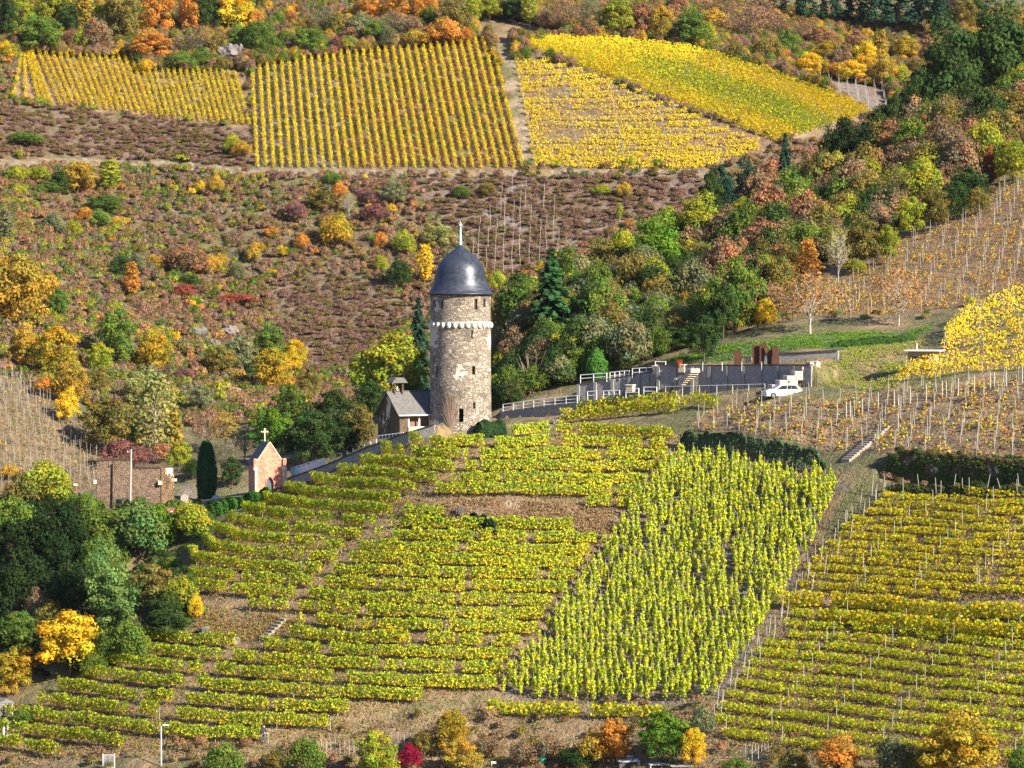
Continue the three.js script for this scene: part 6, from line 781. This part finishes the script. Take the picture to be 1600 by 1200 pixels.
{
  placed.sort((a, b) => b.p.z - a.p.z);
  const byKey = {};
  for (const t of placed) { const k0 = t.kind.replace(/\d$/, ''); t.k = KIND[t.kind] ? t.kind : k0; t.zone = zoneOf(t.px, t.py, t.d); t.size = t.kind === 'bush' ? (t.h > 4 ? 'tall ' : t.h < 1.9 ? 'small ' : '') : t.h > 10 ? 'tall ' : t.h < 4.5 ? 'small ' : ''; const key = t.size + HUE[t.hue][0] + ' ' + KIND[t.k][1] + (t.pale ? ' on a pale trunk' : '') + ' ' + t.zone; (byKey[key] ??= []).push(t); t.key = key; }
  for (const list of Object.values(byKey)) { list.sort((a, b) => a.px - b.px); const n = ['', 'one', 'two', 'three', 'four', 'five', 'six', 'seven', 'eight', 'nine', 'ten']; list.forEach((t, i) => { t.label = list.length === 1 ? t.key : t.key + (i === 0 ? `, leftmost of ${n[list.length] ?? 'all'}` : i === list.length - 1 ? `, rightmost of ${n[list.length] ?? 'all'}` : `, ${ORD[i]} of ${n[list.length] ?? 'all'}`.replace(' of ', ' from left of ')); }); }
  const r = rng(77);
  placed.forEach((t, i) => {
    const variants = t.k === 'round' || t.k === 'bush' ? 4 : t.k === 'column' || t.k === 'egg' ? 1 : 2, pr = protoOf(t.k, Math.floor(r() * variants));
    const o = thing(KIND[t.k][0], t.label, t.k === 'bush' ? 'bush' : t.k === 'egg' ? 'conifer' : 'tree', t.p, r() * 6.283);
    const sy = t.h / 10, sx = t.w / WIDTH[t.k]; o.scale.set(sx * (0.95 + 0.1 * r()), sy, sx);
    const [, c] = HUE[t.hue], v = 0.9 + 0.2 * Math.floor(r() * 3) / 2, key = t.hue + v;
    mesh(t.k === 'bush' ? 'foliage' : 'crown', pr.leaves, tinted(key, [c[0] * v, c[1] * v, c[2] * v]), o);
    if (pr.wood) mesh(t.k === 'bush' ? 'stems' : 'trunk', pr.wood, t.pale ? paleWood : woodMat, o);
  });
}
/* scrub that nobody could count: the thicket of the far slope and the undergrowth of the woods */
{
  const r = rng(83), low = k => { const q = rng(900 + k), lv = new Leaves(); for (let c = 0; c < 6; c++) { const cx = (q() - 0.5) * 1.3, cz = (q() - 0.5) * 1.3, cy = 0.45 + 0.55 * q(), rad = 0.3 + 0.3 * q(); for (let i = 0; i < 52; i++) { const a = q() * 2 - 1, ph = q() * 6.283, s = Math.sqrt(1 - a * a), b = 0.7 + 0.6 * q(), h = 0.4 * (q() - 0.4); lv.add(cx + s * Math.cos(ph) * rad, cy + Math.abs(a) * rad * 1.4, cz + s * Math.sin(ph) * rad, s * Math.cos(ph) + q() - 0.5, a + 0.3 + q() - 0.5, s * Math.sin(ph) + q() - 0.5, 0.19 * (0.7 + 0.6 * q()), [b * (1 + h), b, b * (1 - h * 0.4)], q); } } return lv.geometry(); };
  const twig = k => { const q = rng(950 + k), w = []; for (let i = 0; i < 16; i++) { const a = q() * 6.283, l = 0.3 + 0.5 * q(); w.push(bar(V((q() - 0.5) * 0.4, 0, (q() - 0.5) * 0.4), V(Math.cos(a) * l, 0.8 + 0.8 * q(), Math.sin(a) * l), 0.018, 3, 0.006)); } return mergeGeometries(w.map(g => { g = g.toNonIndexed(); g.deleteAttribute('uv'); return g; })); };
  const geos = [low(0), low(1), low(2), low(3)], twigs = [twig(0), twig(1)];
  const tallGeos = [0, 1, 2, 3].map(k => protoOf('bush', k).leaves), tallBins = tallGeos.map(() => []);
  const bins = geos.map(() => []), tb = twigs.map(() => []);
  const avoid = ['farStripes', 'farLeft', 'farDome', 'farRight', 'farGrey', 'farTrack', 'leftField', 'midField', 'rightField', 'lowRightField', 'stakeField', 'goldBlock', 'upperStakes', 'lawn', 'mound', 'cemetery', 'cutSlope', 'dryPatch', 'meadow', 'leftStakes', 'farVerge'].map(k => Z[k]);
  const put = (x, z, s, sy, c, twiggy) => { const m = new THREE.Matrix4().compose(V(x, H(x, z) - 0.1, z), new THREE.Quaternion().setFromEuler(new THREE.Euler(0, r() * 6.283, 0)), V(s, s * sy, s)); if (s > 1.25 && !twiggy) { const q = 0.185 * s; const mm = new THREE.Matrix4().compose(V(x, H(x, z) - 0.2, z), new THREE.Quaternion().setFromEuler(new THREE.Euler(0, r() * 6.283, 0)), V(q * 0.85, q * (0.8 + 0.45 * r()), q * 0.85)); tallBins[Math.floor(r() * 4)].push([mm, c]); return; } if (twiggy) tb[Math.floor(r() * 2)].push([m, c]); else bins[Math.floor(r() * 4)].push([m, c]); };
  const pickFar = (px, py, n1, n2) => { // the mixture changes over the slope
    const k = r(), red = sstep(0.42, 0.62, n1), gr = sstep(0.40, 0.6, n2 + px);
    if (k < 0.50 * red) return r() < 0.55 ? [0.32, 0.185, 0.12] : [0.38, 0.25, 0.12]; if (k < 0.50 * red + 0.45 * gr) return [HUE.g, HUE.lg, HUE.ol, HUE.gg][Math.floor(r() * 4)][1]; if (k < 0.9) return [[0.33, 0.24, 0.15], [0.36, 0.22, 0.14], HUE.ol[1], [0.30, 0.21, 0.15], [0.29, 0.18, 0.15]][Math.floor(r() * 5)]; if (k < 0.96) return r() < 0.5 ? HUE.ol[1] : HUE.g[1]; return [HUE.go, HUE.or, HUE.y][Math.floor(r() * 3)][1];
  };
  for (let i = 0; i < 64000; i++) { // far slope
    const x = (r() - 0.5) * 245, z = -425 - r() * 275; if (spurH(x, z) > farH(x, z)) continue; if (avoid.some(p => inside(p, x, z))) continue;
    const n1 = fbm(x * 0.03, z * 0.03, 40, 3), n2 = fbm(x * 0.045, z * 0.045, 41, 3), pur = inside(Z.farPurple, x, z) || inside(Z.farFallow, x, z), st = inside(Z.farStakes, x, z);
    if (pur || st) { put(x, z, 0.6 + 0.5 * r(), 0.6, r() < 0.75 ? lerp3([0.29, 0.20, 0.12], [0.28, 0.165, 0.135], r()) : HUE.ol[1], r() < 0.25); continue; }
    const top = z < -622; let c = top && r() < 0.5 ? [HUE.ol, HUE.g, HUE.br, HUE.go][Math.floor(r() * 4)][1] : pickFar(x < -48 ? 0.1 : 0, 0, n1, n2);
    put(x, z, (top ? 1.1 : 0.5) + 0.6 * r() * (0.4 + n2), 0.85 + 0.5 * r(), c, r() < 0.3);
  }
  for (let i = 0; i < 14000; i++) { // the spur's woods and banks
    const x = (r() - 0.5) * 180, z = -238 - r() * 245; if (spurH(x, z) < farH(x, z) - 1) continue; if (avoid.some(p => inside(p, x, z))) continue;
    const d = -z, px = 800 + x / d * FOCAL, py = 450 + (16 - baseH(x, z)) / d * FOCAL;
    let c = null, s = 1;
    if (d > 352 && px > 760) { c = [HUE.dg, HUE.ol, HUE.g, HUE.dg, HUE.br, HUE.g, HUE.gg, HUE.lg][Math.floor(r() * 8)][1]; s = 1.9; if (px > 1120) { c = [HUE.ol, HUE.lg, HUE.rb, HUE.g, HUE.br, HUE.dg][Math.floor(r() * 6)][1]; s = 2.3; } if ([[0, 5], [0, -5], [5, 0], [-5, 0], [3, 3], [-3, 3], [0, 10], [0, -10], [-10, 0], [-7, 7]].some(([a, b]) => inside(Z.upperStakes, x + a, z + b))) { if (r() < 0.5) continue; s = 0.55; } if (px > 1570 && z > -440) continue; if (py > 500 && px > 1040 && d < 362) continue; if (px > 870 && d < 352) continue; }
    else if (px < 330 && py > 770 && py < 1070 && d > 296) { c = px < 135 ? HUE.dd[1] : [HUE.dg, HUE.g, HUE.g2, HUE.g][Math.floor(r() * 4)][1]; s = 1.05; if (py < 800) s = 0.7; }
    else if (d > 362) { c = [HUE.ol, HUE.dg, HUE.g, HUE.dg][Math.floor(r() * 4)][1]; s = 1.9; }
    else if (py > 1100 && r() < 0.5) { c = [HUE.br, HUE.ol, HUE.rb, HUE.br][Math.floor(r() * 4)][1]; s = 0.55; }
    else if (px > 1380 && py > 715 && py < 775) { c = [HUE.dg, HUE.ol, HUE.br][Math.floor(r() * 3)][1]; s = 0.5; }
    else continue;
    if (s > 1.5 && r() < 0.2) s *= 1.4;
    put(x, z, s * (0.7 + 0.6 * r()), 0.8 + 0.5 * r(), c, r() < 0.1);
  }
  const g = new THREE.Group(); g.name = 'undergrowth'; g.userData.kind = 'stuff'; tag(g, 'mixed autumn scrub and undergrowth covering the slopes', 'undergrowth'); scene.add(g);
  const make = (geo, list, mat, name) => { const im = new THREE.InstancedMesh(geo, mat, list.length); im.name = name; im.userData.kind = 'stuff'; const col = new THREE.Color(); list.forEach(([m, c], i) => { im.setMatrixAt(i, m); const b = 0.8 + 0.4 * hash3(i, 3, 7); im.setColorAt(i, col.setRGB(c[0] * b, c[1] * b, c[2] * b)); }); im.castShadow = im.receiveShadow = true; g.add(im); };
  geos.forEach((q, i) => make(q, bins[i], leafMat, 'scrub')); tallGeos.forEach((q, i) => make(q, tallBins[i], leafMat, 'thicket')); twigs.forEach((q, i) => make(q, tb[i].map(([m]) => [m, [0.9, 0.8, 0.75]]), std(0.34, 0.27, 0.22, 0.95), 'twigs'));
}
scene.fog = new THREE.FogExp2(new THREE.Color(0.80, 0.88, 1.0), 0.00002);
renderer.render(scene, camera);
